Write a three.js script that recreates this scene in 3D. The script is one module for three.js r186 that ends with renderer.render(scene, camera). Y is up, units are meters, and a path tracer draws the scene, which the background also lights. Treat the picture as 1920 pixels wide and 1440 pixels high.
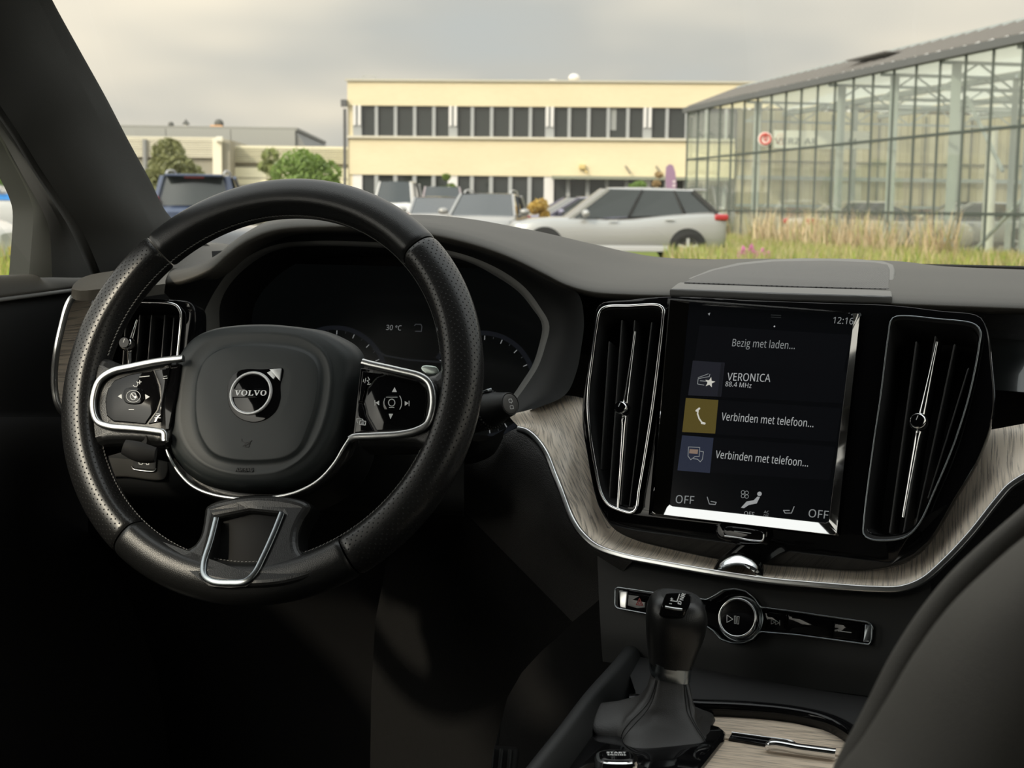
import * as THREE from 'three';
import { mergeGeometries, mergeVertices, toCreasedNormals } from 'three/addons/utils/BufferGeometryUtils.js';
import { RoundedBoxGeometry } from 'three/addons/geometries/RoundedBoxGeometry.js';
import { TextGeometry } from 'three/addons/geometries/TextGeometry.js';
import { FontLoader } from 'three/addons/loaders/FontLoader.js';
import { ImprovedNoise } from 'three/addons/math/ImprovedNoise.js';

// ---------------------------------------------------------------- camera, sky, sun, exposure
const W = 1920, H = 1440, FPX = 2660, R = Math.PI / 180;
const PSI = 16 * R;                                  // the camera is turned this far left of the car's own axis
const scene = new THREE.Scene();
const camera = new THREE.PerspectiveCamera(2 * Math.atan(H / 2 / FPX) / R, W / H, 0.05, 600);
camera.position.set(0, 1.16, 0);
camera.rotation.order = 'YXZ';
camera.rotation.set(-7.1 * R, PSI, 0.7 * R);
camera.focus = 1.22;
camera.userData.fStop = 17;
scene.add(camera);
camera.updateMatrixWorld(true);
camera.updateProjectionMatrix();
const EYE = camera.position.clone();
const renderer = new THREE.WebGLRenderer({ antialias: true });
renderer.toneMapping = THREE.LinearToneMapping;
renderer.toneMappingExposure = 1.45;
renderer.shadowMap.enabled = true;
renderer.shadowMap.type = THREE.PCFSoftShadowMap;

const noiseGen = new ImprovedNoise();
function fbm(x, y, z, oct = 4) { let s = 0, a = 0.5, f = 1; for (let i = 0; i < oct; i++) { s += a * noiseGen.noise(x * f, y * f, z * f + i * 7.3); a *= 0.5; f *= 2.03; } return s; }
const clamp01 = (x) => Math.min(1, Math.max(0, x));
const mixn = (a, b, t) => a + (b - a) * t;
const SUN = new THREE.Vector3(-0.62, 0.95, 1.4).normalize();   // towards the sun: high, behind and to the left, veiled by haze
{ // hazy overcast sky with broad soft clouds, warm where the veil is thin
  const w = 1024, h = 512, d = new Float32Array(w * h * 4);
  for (let j = 0; j < h; j++) {
    const el = ((j + 0.5) / h - 0.5) * Math.PI, y = Math.sin(el);
    for (let i = 0; i < w; i++) {
      const az = ((i + 0.5) / w - 0.5) * 2 * Math.PI, x = Math.cos(az) * Math.cos(el), z = Math.sin(az) * Math.cos(el);
      const k = 1 / (Math.max(0, y) + 0.12);
      const n1 = 1.25 * fbm(x * k * 0.55 + 67.13, z * k * 0.55 + 88.23, 0.4, 4), n2 = fbm(x * k * 1.5 + 9, z * k * 0.9 - 3, 2.2, 4);
      const t = clamp01(0.52 + n1 * 1.25 + n2 * 0.45);
      const c = (j * w + i) * 4;
      const b = clamp01((y - 0.15) * 1.6), g = [mixn(0.33, mixn(0.68, 0.54, b), t), mixn(mixn(0.345, 0.4, b), mixn(0.615, 0.55, b), t), mixn(mixn(0.34, 0.43, b), mixn(0.5, 0.55, b), t)];
      const ang = Math.acos(Math.min(1, x * SUN.x + y * SUN.y + z * SUN.z)) / R, veil = 3.2 * Math.exp(-((ang / 17) ** 2)) + 0.7 * Math.exp(-((ang / 40) ** 2)) + 0.12 * Math.exp(-((ang / 95) ** 2));  // broad glow around the sun, out of view, lights the wheel rim
      const warm = [1.0, 0.95, 0.84];
      for (let q = 0; q < 3; q++) d[c + q] = 0.86 * g[q] * (1 + 1.5 * Math.max(0, y)) + veil * warm[q];  // sky brightens overhead, out of view, to light the cabin
      if (y < 0) { d[c] = 0.3; d[c + 1] = 0.3; d[c + 2] = 0.26; }
      d[c + 3] = 1;
    }
  }
  const sky = new THREE.DataTexture(d, w, h, THREE.RGBAFormat, THREE.FloatType);
  sky.mapping = THREE.EquirectangularReflectionMapping; sky.colorSpace = THREE.LinearSRGBColorSpace;
  sky.magFilter = sky.minFilter = THREE.LinearFilter; sky.needsUpdate = true;
  scene.background = sky; scene.environment = sky;
}
const RV = new THREE.Vector3(Math.cos(PSI), 0, -Math.sin(PSI)), FV = new THREE.Vector3(-Math.sin(PSI), 0, -Math.cos(PSI));
const V = (x, y, d) => new THREE.Vector3(0, y, 0).addScaledVector(RV, x).addScaledVector(FV, d);   // right, up, ahead of the camera's heading
const sun = new THREE.DirectionalLight(new THREE.Color(1.0, 0.88, 0.69), 1.45);
sun.target.position.copy(V(0, 0, 40)); sun.position.copy(SUN).multiplyScalar(90).add(sun.target.position);
sun.castShadow = true; sun.shadow.mapSize.set(4096, 4096); sun.shadow.radius = 6;
Object.assign(sun.shadow.camera, { left: -70, right: 70, top: 70, bottom: -70, near: 1, far: 220 });
scene.add(sun, sun.target);

// ---------------------------------------------------------------- from picture to place
function ray(px, py) { return new THREE.Vector3((px / W) * 2 - 1, 1 - (py / H) * 2, 0.5).unproject(camera).sub(EYE).normalize(); }
const P = (px, py, F) => { const d = ray(px, py); return EYE.clone().addScaledVector(d, F / -d.z); };           // where it meets the plane across the car, F metres ahead
const PY = (px, py, Y) => { const d = ray(px, py); return EYE.clone().addScaledVector(d, (Y - EYE.y) / d.y); }; // ... the level Y
const PX = (px, py, X) => { const d = ray(px, py); return EYE.clone().addScaledVector(d, X / d.x); };           // ... the plane along the car
const v3 = (x, y, z) => new THREE.Vector3(x, y, z);
class Frame {                                          // a plane in the car: u right, v up, n towards the seats
  constructor(o, u, v) { this.o = o; this.u = u.clone().normalize(); this.n = this.u.clone().cross(v).normalize(); this.v = this.n.clone().cross(this.u); this.m = new THREE.Matrix4().makeBasis(this.u, this.v, this.n).setPosition(o); this.inv = this.m.clone().invert(); }
  L(px, py, w = 0) { const d = ray(px, py), s = (w - EYE.clone().sub(this.o).dot(this.n)) / d.dot(this.n); return EYE.clone().addScaledVector(d, s).applyMatrix4(this.inv); }
  to(p) { return p.clone().applyMatrix4(this.inv); }
  world(x, y, w) { return v3(x, y, w).applyMatrix4(this.m); }
  place(g) { this.m.decompose(g.position, g.quaternion, g.scale); return g; }
}

// ---------------------------------------------------------------- names and records
const taken = new Map();
function numbered(n) { const k = taken.get(n) ?? 0; taken.set(n, k + 1); return k ? n + '_' + String(k).padStart(3, '0') : n; }
function tag(o, label, category, group) { o.userData.label = label; o.userData.category = category; if (group) o.userData.group = group; return o; }
function thing(name, label, category, at = null, group) {
  const g = new THREE.Group(); g.name = numbered(name); scene.add(g); if (at) g.position.copy(at); return tag(g, label, category, group);
}
function shadows(m) { m.castShadow = m.receiveShadow = true; return m; }
function part(name, geo, mat, parent, label) {           // geometry already in the parent's axes
  const m = shadows(new THREE.Mesh(Array.isArray(geo) ? merge(geo) : geo, mat)); m.name = name; parent.add(m); if (label) m.userData.label = label; return m;
}
function struct(name, geo, mat) { const m = shadows(new THREE.Mesh(Array.isArray(geo) ? merge(geo) : geo, mat)); m.name = name; m.userData.kind = 'structure'; scene.add(m); return m; }
function stuff(m) { m.userData.kind = 'stuff'; return m; }
function merge(list) {
  const l = list.map((g) => { let h = g.index ? g.toNonIndexed() : g.clone(); for (const k of Object.keys(h.attributes)) if (!['position', 'normal', 'uv'].includes(k)) h.deleteAttribute(k); if (!h.attributes.uv) h.setAttribute('uv', new THREE.BufferAttribute(new Float32Array(h.attributes.position.count * 2), 2)); return h; });
  return mergeGeometries(l);
}
const rel = (geo, at) => geo.translate(-at.x, -at.y, -at.z);
let seedState = 12345;
function rnd() { seedState = (seedState * 1664525 + 1013904223) >>> 0; return seedState / 4294967296; }
const rr = (a, b) => a + (b - a) * rnd();

// ---------------------------------------------------------------- shapes
function curve(pts, n, closed = false) { return new THREE.CatmullRomCurve3(pts, closed, 'centripetal').getSpacedPoints(n).slice(0, closed ? n : n + 1); }
function poly(pts, n, closed = false) { // evenly spaced along straight pieces
  const q = closed ? [...pts, pts[0]] : pts, len = [0]; for (let i = 1; i < q.length; i++) len.push(len[i - 1] + q[i].distanceTo(q[i - 1]));
  const T = len[len.length - 1], out = []; let k = 1;
  for (let i = 0; i < (closed ? n : n + 1); i++) { const s = (i / n) * T; while (k < q.length - 1 && len[k] < s) k++; out.push(q[k - 1].clone().lerp(q[k], (s - len[k - 1]) / Math.max(1e-9, len[k] - len[k - 1]))); }
  return out;
}
function grid(rows, closedU = false, closedV = false) {       // rows of points, all of one length
  const m = rows.length, n = rows[0].length, pos = [], uv = [], idx = [];
  const mid = rows[m >> 1], acc = [0]; for (let i = 1; i <= n; i++) acc.push(acc[i - 1] + (i < n || closedU ? mid[i % n].distanceTo(mid[i - 1]) : 0));
  const cols = closedU ? n + 1 : n, rws = closedV ? m + 1 : m, av = [0];
  for (let j = 1; j < rws; j++) { let s = 0; for (let i = 0; i < n; i += Math.max(1, n >> 4)) s += rows[j % m][i].distanceTo(rows[j - 1][i]); av.push(av[j - 1] + s / Math.ceil(n / Math.max(1, n >> 4))); }
  for (let j = 0; j < rws; j++) for (let i = 0; i < cols; i++) { const p = rows[j % m][i % n]; pos.push(p.x, p.y, p.z); uv.push(acc[i], av[j]); }
  for (let j = 0; j < rws - 1; j++) for (let i = 0; i < cols - 1; i++) { const a = j * cols + i, b = a + 1, c = a + cols, d = c + 1; idx.push(a, b, d, a, d, c); }
  const g = new THREE.BufferGeometry(); g.setAttribute('position', new THREE.Float32BufferAttribute(pos, 3)); g.setAttribute('uv', new THREE.Float32BufferAttribute(uv, 2)); g.setIndex(idx); g.computeVertexNormals();
  const N = g.attributes.normal;
  const join = (a, b) => { const x = N.getX(a) + N.getX(b), y = N.getY(a) + N.getY(b), z = N.getZ(a) + N.getZ(b), l = Math.hypot(x, y, z) || 1; N.setXYZ(a, x / l, y / l, z / l); N.setXYZ(b, x / l, y / l, z / l); };
  if (closedU) for (let j = 0; j < rws; j++) join(j * cols, j * cols + cols - 1);
  if (closedV) for (let i = 0; i < cols; i++) join(i, (rws - 1) * cols + i);
  return g;
}
function smoothRows(rows, sub) {                            // Catmull-Rom across rows
  const n = rows[0].length, out = Array.from({ length: (rows.length - 1) * sub + 1 }, () => new Array(n));
  for (let i = 0; i < n; i++) { const c = new THREE.CatmullRomCurve3(rows.map((r) => r[i]), false, 'centripetal'); for (let k = 0; k < out.length; k++) out[k][i] = c.getPoint(k / (out.length - 1)); }
  return out;
}
function skin(rows, n, sub, opt = {}) {                     // a moulded panel through rows of points; it gets a back and edges
  let r = rows.map((q) => (opt.straight ? poly(q, n) : curve(q, n))); if (sub > 1) r = smoothRows(r, sub);
  const g = grid(r); if (!opt.thick) return g;
  const N = g.attributes.normal, w = r[0].length;
  const back = r.map((row, j) => row.map((p, i) => p.clone().addScaledVector(v3(N.getX(j * w + i), N.getY(j * w + i), N.getZ(j * w + i)), -opt.thick)));
  const rim = [...r[0].map((p, i) => [p, back[0][i]]), ...r.slice(1).map((row, j) => [row[w - 1], back[j + 1][w - 1]]), ...r[r.length - 1].slice(0, -1).reverse().map((p, i) => [p, back[r.length - 1][w - 2 - i]]), ...r.slice(0, -1).reverse().map((row, j) => [row[0], back[r.length - 2 - j][0]])];
  const side = grid([rim.map((q) => q[1]), rim.map((q) => q[0])]);
  const bg = grid(back); const ix = bg.index.array; for (let i = 0; i < ix.length; i += 3) { const t = ix[i]; ix[i] = ix[i + 1]; ix[i + 1] = t; } bg.computeVertexNormals();
  return merge([g, bg, toCreasedNormals(side, 0.5)]);
}
function sweep(path, prof, opt = {}) {                     // prof(t, phi) -> [across, up] in the axes (t x n, n)
  const n = path.length, closed = !!opt.closed, k = opt.k ?? 12, up = opt.up ?? v3(0, 0, 1), rows = [];
  for (let i = 0; i < n; i++) {
    const a = path[closed ? (i + n - 1) % n : Math.max(0, i - 1)], b = path[closed ? (i + 1) % n : Math.min(n - 1, i + 1)], t = b.clone().sub(a).normalize();
    const s = t.clone().cross(up).normalize(), u = s.clone().cross(t).normalize(), row = [];
    for (let j = 0; j < k; j++) { const [x, y] = typeof prof === 'function' ? prof(i / (closed ? n : n - 1), (j / k) * 2 * Math.PI, i) : [prof * Math.cos((j / k) * 2 * Math.PI), prof * Math.sin((j / k) * 2 * Math.PI)]; row.push(path[i].clone().addScaledVector(s, x).addScaledVector(u, y)); }
    rows.push(row);
  }
  const g = grid(rows, true, closed); const ix = g.index.array; for (let i = 0; i < ix.length; i += 3) { const t = ix[i]; ix[i] = ix[i + 1]; ix[i + 1] = t; }
  const N = g.attributes.normal; for (let i = 0; i < N.count; i++) N.setXYZ(i, -N.getX(i), -N.getY(i), -N.getZ(i));
  const U = g.attributes.uv; for (let i = 0; i < U.count; i++) { const x = U.getX(i); U.setXY(i, U.getY(i), x); }
  if (closed || opt.open) return g;
  const cap = (row, flip) => { const c = row.reduce((s, p) => s.add(p), v3(0, 0, 0)).multiplyScalar(1 / row.length); return fan(row, c, flip); };
  return merge([g, cap(rows[0], false), cap(rows[n - 1], true)]);
}
function fan(row, c, flip) { const pos = []; for (let i = 0; i < row.length; i++) { const a = row[i], b = row[(i + 1) % row.length]; for (const p of flip ? [c, b, a] : [c, a, b]) pos.push(p.x, p.y, p.z); } const g = new THREE.BufferGeometry(); g.setAttribute('position', new THREE.Float32BufferAttribute(pos, 3)); g.computeVertexNormals(); return g; }
const oval = (a, b, e = 2) => (t, f) => { const c = Math.cos(f), s = Math.sin(f); return [a * Math.sign(c) * Math.abs(c) ** (2 / e), b * Math.sign(s) * Math.abs(s) ** (2 / e)]; };
function slab(pts, w0, w1, bevel = 0.001, opt = {}) {        // closed outline in local x, y; from w0 up to w1 with rounded front edges
  const turn = (l, ccw) => { const a = l.reduce((t, p, i) => t + p.x * l[(i + 1) % l.length].y - p.y * l[(i + 1) % l.length].x, 0); return a > 0 === ccw ? l : l.slice().reverse(); };
  const s = new THREE.Shape(turn(pts, true).map((p) => new THREE.Vector2(p.x, p.y)));
  for (const h of opt.holes ?? []) s.holes.push(new THREE.Path(turn(h, false).map((p) => new THREE.Vector2(p.x, p.y))));
  const g = new THREE.ExtrudeGeometry(s, { depth: Math.max(1e-5, w1 - w0 - 2 * bevel), bevelEnabled: bevel > 0, bevelThickness: bevel, bevelSize: bevel, bevelOffset: -bevel, bevelSegments: opt.seg ?? 3, curveSegments: 1, steps: 1 });
  g.translate(0, 0, w0 + bevel); return toCreasedNormals(g, 0.55);
}
function dome(loops, opt = {}) {                             // closed loops of points, last one capped
  const g = grid(loops, true), last = loops[loops.length - 1], c = last.reduce((s, p) => s.add(p), v3(0, 0, 0)).multiplyScalar(1 / last.length);
  const inner = [last, last.map((p) => p.clone().lerp(c, 0.5)), last.map((p) => p.clone().lerp(c, 0.98))];
  return merge([g, grid(inner, true)]);
}
const box = (w, h, d, x = 0, y = 0, z = 0) => new THREE.BoxGeometry(w, h, d).translate(x, y, z);
const rbox = (w, h, d, r, x = 0, y = 0, z = 0) => new RoundedBoxGeometry(w, h, d, 3, r).translate(x, y, z);
function bar(a, b, w, h = w) { const d = b.clone().sub(a), l = d.length(), g = new THREE.BoxGeometry(w, h, l); const m = new THREE.Matrix4().lookAt(a, b, Math.abs(d.y) > 0.95 * l ? v3(1, 0, 0) : v3(0, 1, 0)); m.setPosition(a.clone().add(b).multiplyScalar(0.5)); return g.applyMatrix4(m); }
function plank(a, b, dir, w, h) { const z = b.clone().sub(a), l = z.length(); z.normalize(); const x = dir.clone().normalize(), y = z.clone().cross(x); return new THREE.BoxGeometry(w, h, l).applyMatrix4(new THREE.Matrix4().makeBasis(x, y, z).setPosition(a.clone().add(b).multiplyScalar(0.5))); }
function rod(a, b, r0, r1 = r0, k = 12) { const d = b.clone().sub(a), g = new THREE.CylinderGeometry(r1, r0, d.length(), k); g.applyQuaternion(new THREE.Quaternion().setFromUnitVectors(v3(0, 1, 0), d.clone().normalize())); return g.translate((a.x + b.x) / 2, (a.y + b.y) / 2, (a.z + b.z) / 2); }
function ink(pts, width, w, h = 0.00012, closed = false) {   // a printed stroke: a thin ribbon lying at height w
  const q = closed ? [...pts, pts[0]] : pts, out = [];
  for (let i = 1; i < q.length; i++) { const a = q[i - 1], b = q[i], l = Math.hypot(b.x - a.x, b.y - a.y); if (l < 1e-7) continue; const g = new THREE.BoxGeometry(l + width * 0.6, width, h); g.rotateZ(Math.atan2(b.y - a.y, b.x - a.x)); g.translate((a.x + b.x) / 2, (a.y + b.y) / 2, w + h / 2); out.push(g); }
  return merge(out);
}
function blot(pts, w, h = 0.00012) { const g = new THREE.ExtrudeGeometry(new THREE.Shape(pts.map((p) => new THREE.Vector2(p.x, p.y))), { depth: h, bevelEnabled: false }); return g.translate(0, 0, w); }
const fontLoader = new FontLoader();
const SANS = await fontLoader.loadAsync('fonts/droid/droid_sans_regular.typeface.json'), SANSB = await fontLoader.loadAsync('fonts/droid/droid_sans_bold.typeface.json'), SERIFB = await fontLoader.loadAsync('fonts/droid/droid_serif_bold.typeface.json');
function words(text, font, width, height, depth = 0.0002) {  // lettering centred on the origin, fitted to width x height
  const g = new TextGeometry(text, { font, size: 1, depth: 0.1, curveSegments: 4, bevelEnabled: false }); g.computeBoundingBox(); const b = g.boundingBox;
  g.translate(-(b.min.x + b.max.x) / 2, -(b.min.y + b.max.y) / 2, 0); g.scale(width / (b.max.x - b.min.x), height / (b.max.y - b.min.y), depth / 0.1); return g;
}
// ---------------------------------------------------------------- surfaces
function tex(n, f, metres, color = false, m = n) {            // f(u, v) -> grey or [r, g, b] (sRGB when color), tiling
  const d = new Uint8Array(n * m * 4);
  for (let j = 0; j < m; j++) for (let i = 0; i < n; i++) { const v = f((i + 0.5) / n, (j + 0.5) / m), c = (j * n + i) * 4; for (let q = 0; q < 3; q++) d[c + q] = 255 * clamp01(Array.isArray(v) ? v[q] : v); d[c + 3] = 255; }
  const t = new THREE.DataTexture(d, n, m); t.wrapS = t.wrapT = THREE.RepeatWrapping; t.magFilter = THREE.LinearFilter; t.minFilter = THREE.LinearMipmapLinearFilter; t.generateMipmaps = true;
  if (color) t.colorSpace = THREE.SRGBColorSpace; t.repeat.set(1 / (metres[0] ?? metres), 1 / (metres[1] ?? metres)); t.needsUpdate = true; return t;
}
function cells(k, seed) { // tiling Worley noise: F2 - F1
  const pts = []; let s = seed; const r = () => ((s = (s * 1664525 + 1013904223) >>> 0) / 4294967296);
  for (let i = 0; i < k * k; i++) pts.push([r(), r()]);
  return (u, v) => { const x = u * k, y = v * k, ix = Math.floor(x), iy = Math.floor(y); let a = 9, b = 9;
    for (let dy = -1; dy <= 1; dy++) for (let dx = -1; dx <= 1; dx++) { const p = pts[((iy + dy + k) % k) * k + ((ix + dx + k) % k)], e = Math.hypot(ix + dx + p[0] - x, iy + dy + p[1] - y); if (e < a) { b = a; a = e; } else if (e < b) b = e; }
    return b - a; };
}
const tileNoise = (u, v, k, z = 0) => { const a = u * 2 * Math.PI, b = v * 2 * Math.PI, q = k / 6.283; return noiseGen.noise(Math.cos(a) * q + 11 + z, Math.sin(a) * q + Math.cos(b) * q + 5, Math.sin(b) * q + 3 + z); };
const worley = cells(28, 77);
const grainTex = tex(512, (u, v) => clamp01(worley(u, v) * 2.2) * 0.8 + 0.1 + 0.1 * tileNoise(u, v, 40), 0.04);
const fineTex = tex(256, (u, v) => 0.5 + 0.4 * tileNoise(u, v, 60) + 0.3 * tileNoise(u, v, 120, 4), 0.03);
const roughTex = tex(256, (u, v) => 0.82 + 0.18 * tileNoise(u, v, 9) + 0.12 * tileNoise(u, v, 40), 0.12);
const hole = (u, v, r) => { let m = 9; for (const [x, y] of [[0.25, 0.25], [0.75, 0.75]]) m = Math.min(m, Math.hypot(u - x, v - y)); return clamp01((m - r) / 0.05); };
const perfBump = tex(128, (u, v) => hole(u, v, 0.085), 0.0056), perfMap = tex(128, (u, v) => 0.1 + 0.9 * hole(u, v, 0.085), 0.0056);
const perfRough = tex(128, (u, v) => 1 - 0.7 * hole(u, v, 0.085), 0.0056);
const meshBump = tex(64, (u, v) => hole(u, v, 0.18), 0.0046), meshMap = tex(64, (u, v) => 0.15 + 0.85 * hole(u, v, 0.18), 0.0046);
const weaveBump = tex(64, (u, v) => 0.5 + 0.5 * Math.sin((u * 2 + v) * 2 * Math.PI * 2) * Math.sin((v * 3) * 2 * Math.PI), 0.006);
const woodTex = (() => { // pale limed wood: long grain along u, darker dashes of pore
  const pores = []; let s = 5; const r = () => ((s = (s * 1664525 + 1013904223) >>> 0) / 4294967296); for (let i = 0; i < 700; i++) pores.push([r(), r(), 0.02 + r() * 0.07, 0.0012 + r() * 0.0024, r()]);
  const n = 512, ink = new Float32Array(n * n);
  for (const [x, y, l, w, k] of pores) { const bx = Math.round(l * n), by = Math.max(1, Math.round(w * n * 1.6)); for (let j = -by; j <= by; j++) for (let i = -bx; i <= bx; i++) { const yy = Math.round(y * n + j + Math.sin(i / n * 24 + x * 40) * 2), xx = Math.round(x * n + i); const c = ((yy % n + n) % n) * n + ((xx % n + n) % n); ink[c] = Math.max(ink[c], (1 - Math.abs(i) / (bx + 1)) * (1 - Math.abs(j) / (by + 1)) * (0.4 + 0.6 * k)); } }
  return tex(n, (u, v) => { const g = ink[Math.floor(v * n) * n + Math.floor(u * n)], b = 0.5 + 0.5 * tileNoise(u, v, 5), st = tileNoise(u * 0.999, v, 3, 2), f = 0.06 * noiseGen.noise(u * 6, v * 120, 1) ; const k = 1 - 0.5 * g + f + 0.05 * st; return [(0.9 + 0.03 * b) * k, (0.855 + 0.02 * b) * k, (0.8) * k]; }, [0.22, 0.1], true);
})();
const std = (o) => new THREE.MeshStandardMaterial(o), phy = (o) => new THREE.MeshPhysicalMaterial(o);
const rgb = (r, g, b) => new THREE.Color().setRGB(r, g, b);
const M = {
  dash: std({ name: 'charcoal moulded dash', color: rgb(0.0643, 0.0600, 0.0512), roughness: 0.62, bumpMap: grainTex, bumpScale: 0.00006 }),
  leather: std({ name: 'black leather', color: rgb(0.0101, 0.0104, 0.0104), roughness: 0.33, bumpMap: grainTex, bumpScale: 0.00005 }),
  perf: std({ name: 'perforated leather', color: rgb(0.0115, 0.0115, 0.0115), roughness: 1, roughnessMap: perfRough, map: perfMap, bumpMap: perfBump, bumpScale: 0.0001 }),
  thread: std({ name: 'grey thread', color: rgb(0.16, 0.16, 0.155), roughness: 0.7 }),
  plastic: std({ name: 'soft black plastic', color: rgb(0.0125, 0.0135, 0.0138), roughness: 0.55, bumpMap: fineTex, bumpScale: 0.00003 }),
  shield: std({ name: 'airbag cover plastic', color: rgb(0.0170, 0.0215, 0.0220), roughness: 0.5, bumpMap: fineTex, bumpScale: 0.00002 }),
  knee: std({ name: 'grained black trim', color: rgb(0.0400, 0.0380, 0.0370), roughness: 0.55, bumpMap: grainTex, bumpScale: 0.0002 }),
  matte: std({ name: 'matt black', color: rgb(0.008, 0.008, 0.0085), roughness: 0.75 }),
  carpet: std({ name: 'black carpet', color: rgb(0.005, 0.005, 0.005), roughness: 0.95, bumpMap: fineTex, bumpScale: 0.001 }),
  gloss: phy({ name: 'piano black', color: rgb(0.004, 0.004, 0.0045), roughness: 0.05, specularIntensity: 0.55 }),
  boot: std({ name: 'soft boot leather', color: rgb(0.024, 0.023, 0.022), roughness: 0.5, bumpMap: grainTex, bumpScale: 0.00006 }),
  satinblack: std({ name: 'satin black plastic', color: rgb(0.004, 0.004, 0.0045), roughness: 0.3 }),
  chrome: std({ name: 'bright chrome', color: rgb(0.82, 0.83, 0.84), roughness: 0.1, metalness: 1 }),
  satin: std({ name: 'satin silver trim', color: rgb(0.62, 0.63, 0.63), roughness: 0.28, metalness: 1 }),
  fin: std({ name: 'dark vent fin', color: rgb(0.045, 0.045, 0.045), roughness: 0.3 }),
  emblem: std({ name: 'silver emblem', color: rgb(0.62, 0.63, 0.64), roughness: 0.35, metalness: 0.45 }),
  smoke: std({ name: 'smoked metal', color: rgb(0.3, 0.33, 0.35), roughness: 0.25, metalness: 1 }),
  grey: std({ name: 'grey bezel plastic', color: rgb(0.1915, 0.1915, 0.1856), roughness: 0.5 }),
  darkchrome: std({ name: 'dark chrome', color: rgb(0.5, 0.5, 0.5), roughness: 0.06, metalness: 1 }),
  wood: phy({ name: 'pale limed wood veneer', map: woodTex, roughness: 0.5, clearcoat: 0.15, clearcoatRoughness: 0.3, bumpMap: woodTex, bumpScale: 0.0001 }),
  white: std({ name: 'white print', color: rgb(0.75, 0.76, 0.76), roughness: 0.6 }),
  dimprint: std({ name: 'grey print', color: rgb(0.35, 0.36, 0.36), roughness: 0.6 }),
  embossed: std({ name: 'dark embossing', color: rgb(0.006, 0.006, 0.006), roughness: 0.5 }),
  redprint: std({ name: 'red print', color: rgb(0.35, 0.02, 0.02), roughness: 0.5 }),
  pillar: std({ name: 'dark woven pillar lining', color: rgb(0.0871, 0.0887, 0.0871), roughness: 0.9, bumpMap: weaveBump, bumpScale: 0.00006 }),
  seat: std({ name: 'grey black seat leather', color: rgb(0.1377, 0.1331, 0.1216), roughness: 0.6, bumpMap: grainTex, bumpScale: 0.0001 }),
  grille: std({ name: 'perforated speaker grille', color: rgb(0.0792, 0.0756, 0.0720), roughness: 0.5, map: meshMap, bumpMap: meshBump, bumpScale: 0.0003 }),
  lipgrey: std({ name: 'satin grey lip', color: rgb(0.1008, 0.0994, 0.0972), roughness: 0.4 }),
  pane: phy({ name: 'clear glass pane', color: rgb(0.97, 0.98, 0.97), roughness: 0, transmission: 1, thickness: 0, ior: 1.5 }),
};
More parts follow.
